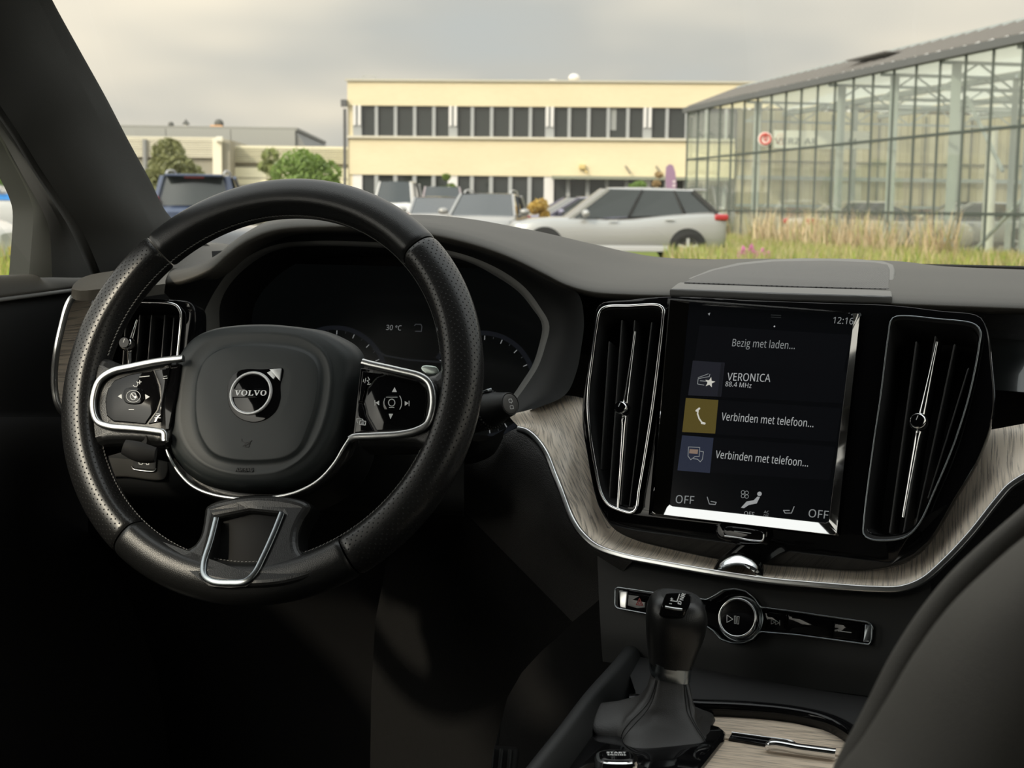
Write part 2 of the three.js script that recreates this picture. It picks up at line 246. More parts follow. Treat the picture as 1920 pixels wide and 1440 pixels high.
// ---------------------------------------------------------------- steering wheel
const camBasis = (r, u, f) => v3(r, u, -f).applyQuaternion(camera.quaternion);          // camera axes -> world
const WF = (() => { const az = -13.56 * R, el = 17.66 * R;
  const n = camBasis(Math.sin(az) * Math.cos(el), Math.sin(el), -Math.cos(az) * Math.cos(el)), u = camBasis(Math.cos(az), 0, Math.sin(az));
  const o = EYE.clone().add(camBasis(-0.2055, 0.0005, 1.1915)); return new Frame(o, u, n.clone().cross(u)); })();
const wheel = WF.place(thing('steering_wheel', 'black leather steering wheel with silver trimmed spokes and round emblem on the hub', 'steering wheel'));
{
  const RC = 0.1696, w2 = (l, w = 0) => l.map(([x, y]) => WF.L(x, y, w));
  const ang = (x, y) => { const p = WF.L(x, y, 0); return Math.atan2(p.y, p.x); };
  // rim: four stretches of leather, seams between them
  const aUL = ang(289, 455), aUR = ang(798, 462), aLL = ang(240, 1012), aLR = ang(662, 1052);
  const tau = 2 * Math.PI, norm = (a) => ((a % tau) + tau) % tau;
  const rimProf = (a, f) => { const c = Math.cos(f), s = Math.sin(f); const r = 0.0176 + 0.0012 * Math.exp(-(((f - 2.15) / 0.3) ** 2)) - 0.0006 * Math.exp(-(((f - 1.3) / 0.5) ** 2)); return [c * r * 0.98, s * r * 1.04]; };
  const arc = (a0, a1, n) => { const out = []; for (let i = 0; i <= n; i++) { const a = a0 + (a1 - a0) * i / n; out.push(v3(Math.cos(a) * RC, Math.sin(a) * RC, 0)); } return out; };
  const ring = (a0, a1, n, k) => { // going anticlockwise; (t x n) then points outwards
    const path = arc(a0, a1, n), e = 3; return sweep(path, (t, f) => { const q = Math.min(t * n, (1 - t) * n), s = q < e ? 0.93 + 0.07 * Math.sqrt(1 - (1 - q / e) ** 2) : 1, p = rimProf(0, f); return [p[0] * s, p[1] * s]; }, { k }); };
  const span = (a, b) => { a = norm(a); b = norm(b); if (b < a) b += tau; return [a, b]; };
  part('smooth_grip', ring(...span(aUR + 0.004, aUL - 0.004), 150, 40), M.leather, wheel);
  part('perforated_grip', ring(...span(aUL + 0.004, aLL - 0.004), 150, 40), M.perf, wheel);
  part('smooth_grip', ring(...span(aLL + 0.004, aLR - 0.004), 130, 40), M.leather, wheel);
  part('perforated_grip', ring(...span(aLR + 0.004, aUR - 0.004), 150, 40), M.perf, wheel);
  // stitching along the inside of the rim
  const st = []; for (let i = 0; i < 300; i++) { const a = (i / 300) * tau, r = RC - 0.0177; if (Math.abs(Math.sin(a * 1)) < 0.16) continue; const g = new THREE.BoxGeometry(0.0006, 0.0027, 0.0009); g.rotateX(0.5); g.rotateZ(a); g.translate(Math.cos(a) * r, Math.sin(a) * r, 0.0035); st.push(g); }
  stuff(part('stitching', st, M.thread, wheel));
  // leather over the spokes
  const spoke = (l, w0, w1, bev) => slab(curve(w2(l, w1), 90, true), w0, w1, bev);
  part('spoke', spoke([[326, 672], [300, 676], [245, 684], [214, 676], [190, 668], [150, 690], [150, 760], [158, 838], [200, 832], [260, 832], [305, 834], [316, 820], [318, 750]], -0.026, 0.009, 0.008), M.leather, wheel);
  part('spoke', spoke([[684, 690], [692, 676], [760, 688], [810, 700], [832, 676], [846, 640], [880, 640], [876, 740], [848, 800], [812, 850], [780, 838], [700, 836], [668, 832], [672, 760]], -0.026, 0.009, 0.008), M.leather, wheel);
  // hub body behind the cushion
  part('hub', slab(curve(w2([[345, 660], [480, 620], [620, 650], [668, 700], [668, 820], [640, 880], [580, 925], [490, 945], [400, 935], [335, 890], [312, 820], [318, 730]], -0.02), 100, true), -0.075, -0.018, 0.006), M.leather, wheel);
  // lower spoke, rising from the hub to the face of the rim
  const yT = WF.L(470, 950, 0).y, yB = WF.L(470, 1092, 0.0205).y, rise = (y) => 0.0205 * clamp01((yT - y) / (yT - yB));
  const lift = (g) => { const p = g.attributes.position; for (let i = 0; i < p.count; i++) p.setZ(i, p.getZ(i) + rise(p.getY(i))); g.computeVertexNormals(); return g; };
  const wl = (l) => l.map(([x, y]) => WF.L(x, y, 0.0205 * clamp01((y - 950) / 142)));
  const insPx = [[407, 972], [398, 1015], [387, 1055], [387, 1076], [400, 1086], [432, 1088], [460, 1086], [478, 1072], [493, 1042], [513, 995], [526, 966], [466, 960]];
  part('spoke', lift(slab(curve(wl([[384, 948], [380, 965], [377, 985], [372, 1005], [360, 1022], [337, 1030], [312, 1022], [287, 1003], [268, 1000], [270, 1030], [340, 1075], [430, 1100], [540, 1094], [620, 1062], [648, 1025], [640, 1017], [610, 1030], [580, 1043], [562, 1034], [556, 1015], [558, 995], [566, 975], [580, 945], [480, 925]]), 120, true), -0.03, 0, 0.006, { seg: 4, holes: [poly(wl(insPx), 90, true)] })), M.leather, wheel);
  part('spoke_insert', slab(poly(w2([[400, 955], [388, 1015], [376, 1058], [376, 1090], [398, 1104], [432, 1106], [466, 1104], [488, 1082], [504, 1046], [522, 1000], [536, 962], [466, 950]], -0.006), 120, true), -0.016, -0.006, 0.0008), M.matte, wheel);
  part('spoke_trim', sweep(curve(wl([[407, 972], [396, 1015], [383, 1058], [384, 1080], [398, 1090], [430, 1093], [462, 1090], [478, 1076], [494, 1046], [514, 1002], [530, 962]]).map((p) => p.setZ(p.z + 0.001)), 90), oval(0.0027, 0.0016, 3)), M.smoke, wheel);
  // airbag cushion: side wall, raised rim, shallow shield
  const n = 160, loop = (l, w) => { const c = curve(w2(l, w), n, true); let k = 0, b = -9; c.forEach((p, i) => { const q = p.x - Math.abs(p.y) * 1e3 * 0; if (Math.atan2(p.y, p.x) > -0.02 && Math.atan2(p.y, p.x) < 0.3 && q > b) { b = q; k = i; } }); let best = 0, bd = 9; c.forEach((p, i) => { const d = Math.abs(Math.atan2(p.y, p.x)); if (d < bd) { bd = d; best = i; } }); const r = [...c.slice(best), ...c.slice(0, best)]; const area = r.reduce((s, p, i) => s + p.x * r[(i + 1) % n].y - p.y * r[(i + 1) % n].x, 0); return area > 0 ? r : [r[0], ...r.slice(1).reverse()]; };
  const polar = (l, w) => { const c = loop(l, w), cx = 0, cy = 0; const a = c.map((p) => Math.atan2(p.y - cy, p.x - cx)); const out = []; for (let i = 0; i < n; i++) { const t = (i / n) * tau; let best = null; for (let k = 0; k < n; k++) { let a0 = a[k], a1 = a[(k + 1) % n]; let d = a1 - a0; if (d > Math.PI) d -= tau; if (d < -Math.PI) d += tau; let e = t - a0; while (e > Math.PI) e -= tau; while (e < -Math.PI) e += tau; if (d > 0 && e >= -1e-9 && e <= d + 1e-9) { best = c[k].clone().lerp(c[(k + 1) % n], e / d); break; } } out.push(best ?? c[i]); } return out; };
  const outer = [[338, 675], [362, 642], [400, 621], [450, 612], [512, 610], [560, 614], [610, 621], [648, 636], [672, 652], [684, 672], [680, 702], [670, 745], [660, 800], [644, 842], [617, 882], [585, 906], [545, 920], [500, 926], [425, 920], [375, 904], [337, 872], [316, 835], [312, 802], [320, 740], [328, 700]];
  const face = [[350, 667], [378, 637], [412, 625], [475, 619], [525, 620], [565, 626], [602, 647], [620, 672], [627, 705], [625, 740], [617, 780], [605, 815], [586, 846], [560, 870], [525, 889], [475, 896], [425, 892], [375, 872], [342, 838], [328, 795], [331, 740], [338, 695]];
  const inner = [[365, 752], [368, 713], [382, 677], [412, 655], [462, 647], [525, 650], [560, 656], [585, 668], [597, 687], [599, 720], [592, 765], [578, 808], [562, 842], [536, 860], [475, 867], [425, 863], [395, 850], [373, 816], [366, 785]];
  const L0 = polar(outer, -0.026), L1 = polar(outer, -0.012), F0 = polar(face, 0.003), I0 = polar(inner, 0.0058);
  const mid = (a, b, t, dz) => a.map((p, i) => { const q = p.clone().lerp(b[i], t); q.z += dz; return q; });
  const sh = (l, k, z) => l.map((p) => v3(p.x * k, p.y * k, z));
  part('airbag_cover', dome([L0, L1, mid(L1, F0, 0.35, 0.006), mid(L1, F0, 0.7, 0.005), F0, mid(F0, I0, 0.12, 0.0018), mid(F0, I0, 0.35, 0.0006), mid(F0, I0, 0.7, -0.0008), mid(F0, I0, 0.95, -0.001), sh(I0, 0.985, 0.0062), sh(I0, 0.96, 0.0068), sh(I0, 0.8, 0.0075), sh(I0, 0.5, 0.0082)]), M.shield, wheel);
  // emblem
  const wE = 0.0082, ec = WF.L(471.5, 738, wE);
  const em = new THREE.Group(); em.name = 'emblem'; em.position.set(ec.x, ec.y, wE); wheel.add(em);
  const circ = (r, k = 64) => Array.from({ length: k }, (_, i) => v3(Math.cos(i / k * tau) * r, Math.sin(i / k * tau) * r, 0));
  const eL = (l) => l.map(([x, y]) => WF.L(x, y, wE).sub(ec));
  part('emblem_backing', slab(curve(eL([[427, 745], [428, 720], [440, 700], [460, 692], [490, 692], [512, 691], [531, 691], [530, 706], [526, 722], [526, 748], [518, 770], [500, 786], [475, 792], [448, 784], [432, 766]]), 90, true), -0.002, 0.0006, 0.0004), M.gloss, em);
  part('emblem_ring', sweep(circ(0.0178, 72), oval(0.0013, 0.0012, 2.4), { closed: true }).translate(0, 0, 0.0012), M.emblem, em);
  part('emblem_arrow', [slab(eL([[507, 694], [529, 692], [526, 715]]).reverse(), 0, 0.0022, 0.0003), slab(eL([[502, 700], [510, 696], [521, 705], [514, 712]]).reverse(), 0, 0.002, 0.0003)], M.emblem, em);
  part('emblem_bar', slab([v3(-0.0172, -0.0036, 0), v3(0.0172, -0.0036, 0), v3(0.0172, 0.0036, 0), v3(-0.0172, 0.0036, 0)], 0, 0.0018, 0.0003), M.gloss, em);
  part('emblem_lettering', words('VOLVO', SERIFB, 0.0285, 0.0046, 0.0003).translate(0, 0, 0.0018), M.emblem, em);
  // embossing on the cover
  const eo = (l, w) => l.map(([x, y]) => WF.L(x, y, w));
  part('horn_symbol', [ink(eo([[453, 823], [453, 827], [459, 830], [468, 829], [472, 826], [464, 833], [459, 834], [455, 836]], 0.0079), 0.0006, 0.0079), ink(eo([[460, 833], [460, 838], [466, 838], [469, 829]], 0.0079), 0.0006, 0.0079)], M.embossed, wheel);
  const ab = WF.L(457, 880, 0.0062); part('airbag_lettering', words('AIRBAG', SANSB, 0.0155, 0.0034, 0.0007).translate(ab.x, ab.y, 0.0051), M.embossed, wheel);
  // silver frames round the two switch pads, and the bow under the hub
  const fr = (w) => (t) => [0, 0];
  const wS = 0.012, band = (a, b) => (t, f) => oval(a, b, 3)(t, f);
  part('spoke_frame', sweep(curve(w2([[344, 672], [300, 677], [250, 687], [210, 697], [187, 714], [176, 745], [176, 772], [184, 791], [206, 800], [250, 804], [296, 809], [308, 812], [309, 828]], wS), 110), band(0.0029, 0.003)), M.satin, wheel);
  part('spoke_frame', sweep(curve(w2([[656, 824], [664, 820], [697, 818], [747, 815], [780, 808], [801, 796], [811, 770], [812, 740], [805, 718], [789, 706], [747, 695], [690, 682], [680, 679]], wS), 110), band(0.0029, 0.003)), M.satin, wheel);
  part('hub_bow', sweep(curve(w2([[309, 826], [316, 852], [335, 885], [362, 912], [400, 928], [462, 936], [525, 931], [560, 922], [597, 902], [627, 870], [645, 840], [657, 822]], -0.004), 120), band(0.0015, 0.002)), M.satin, wheel);
  // switch pads
  const wP = 0.0104, pad = (l, w0, w1) => slab(curve(w2(l, w1), 80, true), w0, w1, 0.0009);
  const lp = new THREE.Group(); lp.name = 'switch_pad'; wheel.add(lp);
  part('pad_backing', slab(poly(w2([[338, 682], [284, 690], [238, 700], [210, 710], [194, 728], [189, 752], [193, 780], [206, 794], [250, 798], [316, 806], [330, 740]], 0.008), 100, true), -0.004, 0.008, 0.0006), M.gloss, lp);
  part('button', slab(poly(w2([[286, 694], [242, 702], [214, 713], [202, 728], [197, 752], [200, 780], [212, 790], [272, 795], [292, 768], [299, 745], [296, 722]], wP), 120, true), 0.006, wP, 0.0009), M.gloss, lp);
  part('button', slab(poly(w2([[289, 694], [318, 689], [314, 712], [306, 745], [302, 790], [277, 795], [296, 768], [303, 745], [300, 722]], wP), 100, true), 0.006, wP, 0.0009), M.gloss, lp);
  part('button', slab(curve(w2([[236, 728], [262, 728], [268, 733], [268, 750], [262, 756], [238, 756], [232, 750], [232, 733]], 0.012), 48, true), 0.008, 0.012, 0.0006), M.gloss, lp);
  const S = (l, wd, cl = false, w = wP) => ink(w2(l, w), wd, w, 0.00012, cl), fill = (l, w = wP) => blot(w2(l, w), w);
  const arcpx = (cx, cy, rx, ry, a0, a1, k = 14) => Array.from({ length: k + 1 }, (_, i) => { const a = a0 + (a1 - a0) * i / k; return [cx + rx * Math.cos(a), cy - ry * Math.sin(a)]; });
  part('symbol', [S([...arcpx(254, 720, 4.5, 5, 1.0, -2.6)], 0.0006), S([[259, 717], [265, 716]], 0.0006), S([[262, 713], [262, 720]], 0.0006), fill([[221, 743], [228, 739], [229, 748]].reverse()), fill([[272, 739], [281, 744], [273, 749]].reverse()), S([[242, 768], [251, 768]], 0.0007), S([[262, 707], [280, 705]], 0.0006)], M.white, lp);
  part('symbol', [S(arcpx(250, 743, 5.5, 6.5, 0, tau, 24), 0.0006, false, 0.0121), S([[247, 739], [254, 747]], 0.0008, false, 0.0121), S(arcpx(250, 743, 13, 11, 0, tau, 28), 0.0004, false, 0.0121)], M.white, lp);
  part('symbol', [S([[307, 706], [313, 705]], 0.0004), S([[306, 710], [314, 709]], 0.0004), S([[293, 776], [299, 776]], 0.0005), S([[292, 779], [300, 779.5]], 0.0005), S([[290, 783], [301, 783.5]], 0.0006)], M.white, lp);
  const rp = new THREE.Group(); rp.name = 'switch_pad'; wheel.add(rp);
  part('pad_backing', slab(poly(w2([[676, 690], [722, 697], [785, 710], [803, 728], [806, 752], [800, 790], [782, 808], [740, 810], [662, 816], [668, 760]], 0.008), 100, true), -0.004, 0.008, 0.0006), M.gloss, rp);
  part('button', slab(poly(w2([[726, 701], [784, 714], [798, 730], [800, 752], [795, 788], [779, 804], [736, 806], [706, 808], [690, 780], [683, 752], [690, 728], [708, 706]], wP), 130, true), 0.006, wP, 0.0009), M.gloss, rp);
  part('button', slab(poly(w2([[679, 696], [720, 701], [704, 706], [686, 726], [679, 752], [672, 752]], wP), 90, true), 0.006, wP, 0.0008), M.gloss, rp);
  part('button', slab(poly(w2([[671, 756], [679, 756], [686, 781], [701, 808], [665, 811]], wP), 90, true), 0.006, wP, 0.0008), M.gloss, rp);
  part('button', slab(curve(w2([[724, 743], [746, 743], [753, 748], [753, 764], [746, 769], [722, 768], [718, 762], [719, 748]], 0.0117), 48, true), 0.008, 0.0117, 0.0005), M.gloss, rp);
  part('symbol', [fill([[740, 726], [744, 735], [735, 735]]), fill([[729, 776], [737, 776], [732, 786]].reverse()), fill([[711, 751], [711, 760], [704, 755]].reverse()), S([[703, 751], [703, 760]], 0.0006), fill([[759, 752], [766, 756], [759, 761]].reverse()), S([[767, 752], [767, 761]], 0.0006)], M.white, rp);
  part('symbol', [S(arcpx(734.5, 755, 6, 6.5, 0, tau, 24), 0.0007, false, 0.0118), S(arcpx(745, 755, 8, 15, -1.0, 1.0, 10), 0.0005, false, 0.0118), S(arcpx(728, 755, 8, 12, Math.PI - 0.7, Math.PI + 0.7, 10), 0.0004, false, 0.0118), S([[730, 764], [739, 764]], 0.0005, false, 0.0118), S([[724, 745], [745, 745]], 0.0003, false, 0.0118)], M.white, rp);
  part('symbol', [S([[686, 709], [684, 718]], 0.0005), S([[682, 711], [681, 716]], 0.0004), S([[690, 707], [693, 712], [688, 714], [692, 717], [689, 721], [695, 720]], 0.0005)], M.white, rp);
  part('symbol', [S([[670, 793], [669, 785], [680, 786], [681, 789]], 0.0005), S([[675, 789], [686, 790], [685, 797], [674, 796]], 0.0006, true), S([[678, 792], [683, 792.5]], 0.0004), S([[677, 794], [682, 794.5]], 0.0004)], M.white, rp);
  // shift paddle peeping over the right spoke
  part('paddle', slab(curve(w2([[790, 692], [793, 687], [806, 686], [820, 690], [822, 700], [800, 702]], -0.02), 40, true), -0.023, -0.018, 0.0012), std({ name: 'pale satin metal', color: rgb(0.55, 0.62, 0.58), roughness: 0.35, metalness: 0.8 }), wheel);
}
// ---------------------------------------------------------------- the cabin: shell, glass, pillar
const pf = (l, F) => l.map((q) => P(q[0], q[1], q[2] ?? F));
const CX = -0.13;                                            // the car's own centre line
{
  struct('floor', [box(1.6, 0.04, 3.3, CX, 0.36, -0.35), box(1.6, 0.75, 0.05, CX, 0.72, -1.86)], M.carpet);
  struct('ceiling', [box(1.26, 0.04, 2.16, CX, 1.545, 0.12), box(1.0, 0.03, 0.2, CX, 1.51, -0.88), box(1.3, 0.06, 0.08, CX, 1.53, -0.7)], std({ name: 'dark headlining', color: rgb(0.03, 0.03, 0.03), roughness: 0.95 }));
  struct('wall_left', [box(0.06, 0.68, 2.3, -0.92, 0.72, 0.05), box(0.1, 0.5, 0.3, -0.86, 1.28, 0.35), box(0.1, 0.15, 2.1, -0.82, 1.495, 0.2)], M.matte);
  struct('wall_right', [box(0.06, 0.68, 3.0, 0.66, 0.72, -0.3), box(0.1, 0.5, 0.3, 0.6, 1.28, 0.35), box(0.1, 0.14, 2.1, 0.56, 1.49, 0.2)], M.matte);
  struct('wall_back', [box(1.6, 0.72, 0.05, CX, 0.74, 1.22), box(1.3, 0.12, 0.06, CX, 1.5, 1.2), box(1.5, 0.55, 0.12, CX, 0.75, 0.8)], M.matte);
  // windscreen: a bowed sheet from the scuttle to the roof
  const base = [v3(-1.02, 1.07, -1.46), v3(-0.6, 1.06, -1.86), v3(CX, 1.05, -1.98), v3(0.34, 1.06, -1.86), v3(0.76, 1.07, -1.46)], head = [v3(-0.86, 1.49, -0.76), v3(-0.45, 1.51, -0.94), v3(CX, 1.515, -0.98), v3(0.2, 1.51, -0.94), v3(0.6, 1.49, -0.76)];
  const midr = base.map((p, i) => p.clone().lerp(head[i], 0.5).add(v3(0, 0.035, -0.01)));
  struct('window_1', skin([base, midr, head], 24, 8), M.pane);
  struct('window_2', skin([[v3(-0.885, 1.05, -1.33), v3(-0.885, 1.05, -0.4), v3(-0.885, 1.05, 0.2)], [v3(-0.82, 1.46, -0.75), v3(-0.82, 1.46, -0.4), v3(-0.82, 1.46, 0.2)]], 6, 1), M.pane);
  const unseen_tint = phy({ name: 'dark privacy glass', color: rgb(0.12, 0.13, 0.13), roughness: 0, transmission: 1, thickness: 0, ior: 1.5 });  // rear glass out of view, tinted dark so the gloss trim mirrors little
  struct('window_3', box(0.005, 0.42, 0.74, -0.9, 1.24, 0.86), unseen_tint); struct('window_4', box(0.005, 0.42, 0.74, 0.65, 1.24, 0.86), unseen_tint); struct('window_5', box(1.5, 0.42, 0.005, CX, 1.28, 1.235), unseen_tint);
  struct('window_6', box(0.005, 0.42, 1.5, 0.65, 1.24, -0.6), M.pane);
  // left windscreen pillar, seen from inside
  const glassEdge = pf([[80, -40, 1.0], [98, 0, 1.04], [150, 95, 1.13], [200, 185, 1.22], [240, 262, 1.29], [280, 335, 1.36], [318, 405, 1.43], [395, 462, 1.52], [432, 474, 1.6]]);
  const facet = pf([[48, -40, 0.985], [70, 0, 1.02], [118, 95, 1.1], [165, 185, 1.18], [205, 260, 1.25], [240, 335, 1.31], [275, 410, 1.37], [310, 470, 1.44], [330, 505, 1.5]]);
  const crease = pf([[-90, 60, 0.97], [-60, 110, 1.0], [-5, 190, 1.06], [38, 255, 1.13], [75, 315, 1.18], [112, 370, 1.23], [140, 412, 1.27], [160, 445, 1.3], [190, 515, 1.34]]);
  const crease2 = pf([[-100, 72, 0.97], [-70, 122, 1.0], [-15, 202, 1.06], [28, 265, 1.125], [64, 325, 1.175], [100, 380, 1.22], [128, 424, 1.26], [145, 460, 1.29], [172, 520, 1.33]]);
  const doorEdge = pf([[-170, 60, 0.96], [-130, 110, 0.99], [-62, 185, 1.05], [-2, 250, 1.12], [22, 292, 1.17], [47, 337, 1.2], [78, 392, 1.23], [92, 430, 1.25], [98, 520, 1.27]]);
  const winEdge = pf([[-182, 60, 0.98], [-142, 110, 1.01], [-72, 187, 1.07], [-6, 254, 1.14], [18, 296, 1.18], [42, 340, 1.21], [58, 378, 1.235], [62, 400, 1.245], [54, 520, 1.27]]);
  const outGlass = glassEdge.map((p) => p.clone().add(v3(-0.03, -0.005, -0.05)));
  const gl = curve(glassEdge, 60), fc = curve(facet, 60), cr = curve(crease, 60), c2 = curve(crease2, 60), de = curve(doorEdge, 60), we = curve(winEdge, 60);
  const between = fc.map((p, i) => p.clone().lerp(cr[i], 0.5).add(v3(0.012, 0.006, 0.018)));
  const round = gl.map((p, i) => p.clone().lerp(fc[i], 0.15).add(v3(0.001, 0, 0.002)));
  const groove = cr.map((p, i) => p.clone().lerp(c2[i], 0.5).add(v3(-0.005, 0, -0.006)));
  const tr = struct('trim_1', [grid([gl, round, fc.map((p, i) => p.clone().lerp(gl[i], 0.12)), fc, ...[0.25, 0.5, 0.75].map((t) => fc.map((p, i) => new THREE.QuadraticBezierCurve3(p, between[i].clone().multiplyScalar(2).sub(p.clone().lerp(cr[i], 0.5)), cr[i]).getPoint(t))), cr]), grid([cr, groove, c2]), grid([c2, c2.map((p, i) => p.clone().lerp(de[i], 0.5).add(v3(0.006, 0, 0.006))), de])], M.pillar);
  struct('trim_2', [grid([de, de.map((p, i) => p.clone().lerp(we[i], 0.5).add(v3(0.002, 0, 0.003))), we]), grid([we, we.map((p) => p.clone().add(v3(-0.045, 0, -0.03)))]), grid([gl, curve(outGlass, 60)])], std({ name: 'grey black window surround', color: rgb(0.026, 0.028, 0.024), roughness: 0.7 }));
}
// ---------------------------------------------------------------- dashboard
const dashAt = v3(CX, 1.0, -1.45);
const dash = thing('dashboard', 'charcoal moulded dashboard with hooded binnacle, pale wood trim and bright metal strip', 'dashboard', dashAt);
const dp = (name, geo, mat, label) => part(name, (Array.isArray(geo) ? merge(geo) : geo).translate(-dashAt.x, -dashAt.y, -dashAt.z), mat, dash, label);
{
  const lip = pf([[296, 533, 1.25], [345, 524, 1.25], [395, 503, 1.26], [425, 477, 1.27], [455, 455, 1.28], [490, 438, 1.29], [530, 428, 1.3], [600, 424, 1.3], [700, 425, 1.3], [760, 431, 1.3], [830, 443, 1.29], [900, 461, 1.28], [960, 483, 1.27], [1020, 512, 1.26], [1060, 532, 1.255], [1110, 546, 1.25], [1180, 551, 1.245], [1254, 553, 1.24], [1460, 561, 1.235], [1672, 568, 1.23], [1800, 573, 1.225], [1960, 579, 1.22]]);
  const ridge = pf([[335, 498, 1.42], [385, 491, 1.44], [415, 478, 1.44], [450, 450, 1.44], [487, 425, 1.44], [520, 412, 1.45], [580, 406, 1.46], [650, 403, 1.47], [720, 402, 1.48], [775, 405, 1.49], [835, 406.5, 1.5], [910, 415, 1.53], [985, 430, 1.57], [1040, 441, 1.61], [1110, 457, 1.67], [1185, 474, 1.76], [1247, 484, 1.84], [1310, 488, 1.88], [1440, 487, 1.9], [1680, 491, 1.86], [1760, 500, 1.78], [1960, 508, 1.62]]);
  const n = 120, A = curve(lip, n), D = curve(ridge, n);
  // pair columns by the place across the car, so that rows run fore and aft
  const at = (c, t) => { const k = t * n, i = Math.min(n - 1, Math.floor(k)); return c[i].clone().lerp(c[i + 1], k - i); };
  const al = lip.map((p) => p.x), rl = ridge.map((p) => p.x);
  const cA = new THREE.CatmullRomCurve3(lip, false, 'centripetal'), cD = new THREE.CatmullRomCurve3(ridge, false, 'centripetal');
  const rowsN = 200, RA = [], RD = [];
  for (let i = 0; i <= rowsN; i++) { RA.push(cA.getPoint(i / rowsN)); RD.push(cD.getPoint(i / rowsN)); }
  const B = RA.map((p, i) => { const q = p.clone().lerp(RD[i], 0.06); q.y += 0.006; return q; });
  const C = RA.map((p, i) => { const q = p.clone().lerp(RD[i], 0.5); q.y += 0.004; return q; });
  const E = RD.map((p) => v3(p.x, p.y - 0.012, Math.min(p.z - 0.04, -1.5)));
  const G = RD.map((p) => v3(p.x * 1.0, 1.04, Math.min(p.z - 0.1, -1.6 - 0.38 * (1 - ((p.x - CX) / 0.75) ** 2))));
  const under = RA.map((p) => p.clone().add(v3(0, -0.005, -0.004)));
  const under2 = RA.map((p) => p.clone().add(v3(0, -0.007, -0.035)));
  dp('top_pad', skin([under2, under, RA, B, C, RD, E, G], rowsN, 4), M.dash);
  // far left of the dash, below the foot of the pillar
  dp('side_pad', skin([pf([[230, 520, 1.22], [300, 508, 1.3], [345, 500, 1.38], [400, 489, 1.46]]), pf([[250, 500, 1.3], [330, 478, 1.4], [385, 462, 1.5], [440, 474, 1.56]]), pf([[250, 470, 1.5], [330, 460, 1.56], [400, 455, 1.62], [470, 465, 1.7]])], 30, 4), M.dash);
  dp('end_cap', skin([pf([[134, 542, 1.12], [150, 545, 1.12], [200, 541, 1.13], [260, 538, 1.15], [310, 532, 1.2]]), pf([[137, 535, 1.125], [152, 536, 1.13], [200, 532, 1.14], [260, 530, 1.17], [310, 526, 1.22]]), pf([[150, 523, 1.16], [170, 518, 1.18], [205, 512, 1.2], [260, 508, 1.24], [320, 505, 1.3]]), pf([[170, 515, 1.25], [185, 512, 1.27], [210, 508, 1.3], [260, 500, 1.35], [330, 495, 1.4]])], 24, 4, { thick: 0.01 }), M.dash);
  // front of the hood, from the lip down to the bezel of the instruments
  const bezOut = pf([[372, 650, 1.29], [378, 600, 1.3], [395, 560, 1.31], [420, 520, 1.32], [452, 490, 1.33], [490, 468, 1.34], [530, 456, 1.345], [580, 452, 1.345], [650, 452, 1.345], [720, 455, 1.345], [790, 461, 1.34], [842, 470, 1.34], [890, 484, 1.335], [945, 510, 1.33], [985, 540, 1.325], [1012, 575, 1.32], [1030, 610, 1.31], [1022, 650, 1.3], [1010, 685, 1.295], [992, 715, 1.29], [965, 752, 1.28], [930, 790, 1.27]]);
  const bezIn = pf([[412, 660, 1.33], [412, 620, 1.33], [413, 570, 1.335], [432, 532, 1.34], [470, 495, 1.35], [510, 472, 1.355], [545, 464, 1.36], [580, 462, 1.36], [650, 462, 1.36], [720, 465, 1.36], [790, 472, 1.355], [842, 481, 1.35], [885, 494, 1.345], [930, 518, 1.34], [972, 547, 1.335], [998, 578, 1.33], [1016, 608, 1.325], [1010, 650, 1.315], [998, 685, 1.31], [980, 714, 1.305], [955, 750, 1.295], [920, 790, 1.285]]);
  const faceLip = pf([[300, 540, 1.24], [330, 536, 1.245], [385, 520, 1.26], [418, 492, 1.27], [452, 463, 1.28], [490, 441, 1.29], [530, 430, 1.3], [600, 426, 1.3], [650, 426, 1.3], [710, 428, 1.3], [770, 435, 1.3], [830, 446, 1.29], [900, 464, 1.28], [960, 487, 1.27], [1020, 516, 1.26], [1060, 537, 1.255], [1085, 552, 1.25], [1095, 600, 1.245], [1090, 650, 1.24], [1080, 700, 1.235], [1060, 740, 1.235], [1000, 768, 1.24]]);
  dp('hood_face', skin([faceLip, faceLip.map((p, i) => p.clone().lerp(bezOut[i], 0.5).add(v3(0, 0, -0.012))), bezOut], 130, 5), M.plastic);
  dp('bezel', skin([bezOut, bezOut.map((p, i) => p.clone().lerp(bezIn[i], 0.5).add(v3(0, -0.001, 0.004))), bezIn], 130, 4), M.grey);
  const tun = bezIn.map((p) => p.clone().add(v3(0, -0.012, -0.075)));
  dp('binnacle_tunnel', skin([bezIn, tun], 130, 1), M.matte);
  // centre speaker: padded lid with a perforated grille, set into the top
  const a = P(1254, 552, 1.24), b = P(1672, 567, 1.23), c = P(1500, 486, 1.89), u = b.clone().sub(a).normalize(), nn = u.clone().cross(c.clone().sub(a)).normalize(), TF = new Frame(a, u, nn.clone().cross(u)), tl = (l, w) => l.map(([x, y]) => TF.L(x, y, w));
  const lid = [[1256, 541], [1262, 536], [1270, 530], [1290, 521], [1330, 505], [1380, 493], [1440, 486.5], [1500, 484], [1600, 485], [1660, 490], [1676, 496], [1679, 505], [1677, 526], [1673, 555], [1460, 549]];
  const gr = [[1283, 529], [1302, 519], [1340, 506], [1390, 496], [1450, 490], [1550, 488.5], [1640, 492], [1664, 496], [1668, 504], [1667, 541], [1480, 536]];
  dp('speaker_lid', slab(poly(tl(lid, 0.006), 160, true), -0.001, 0.006, 0.0022).applyMatrix4(TF.m), M.lipgrey);
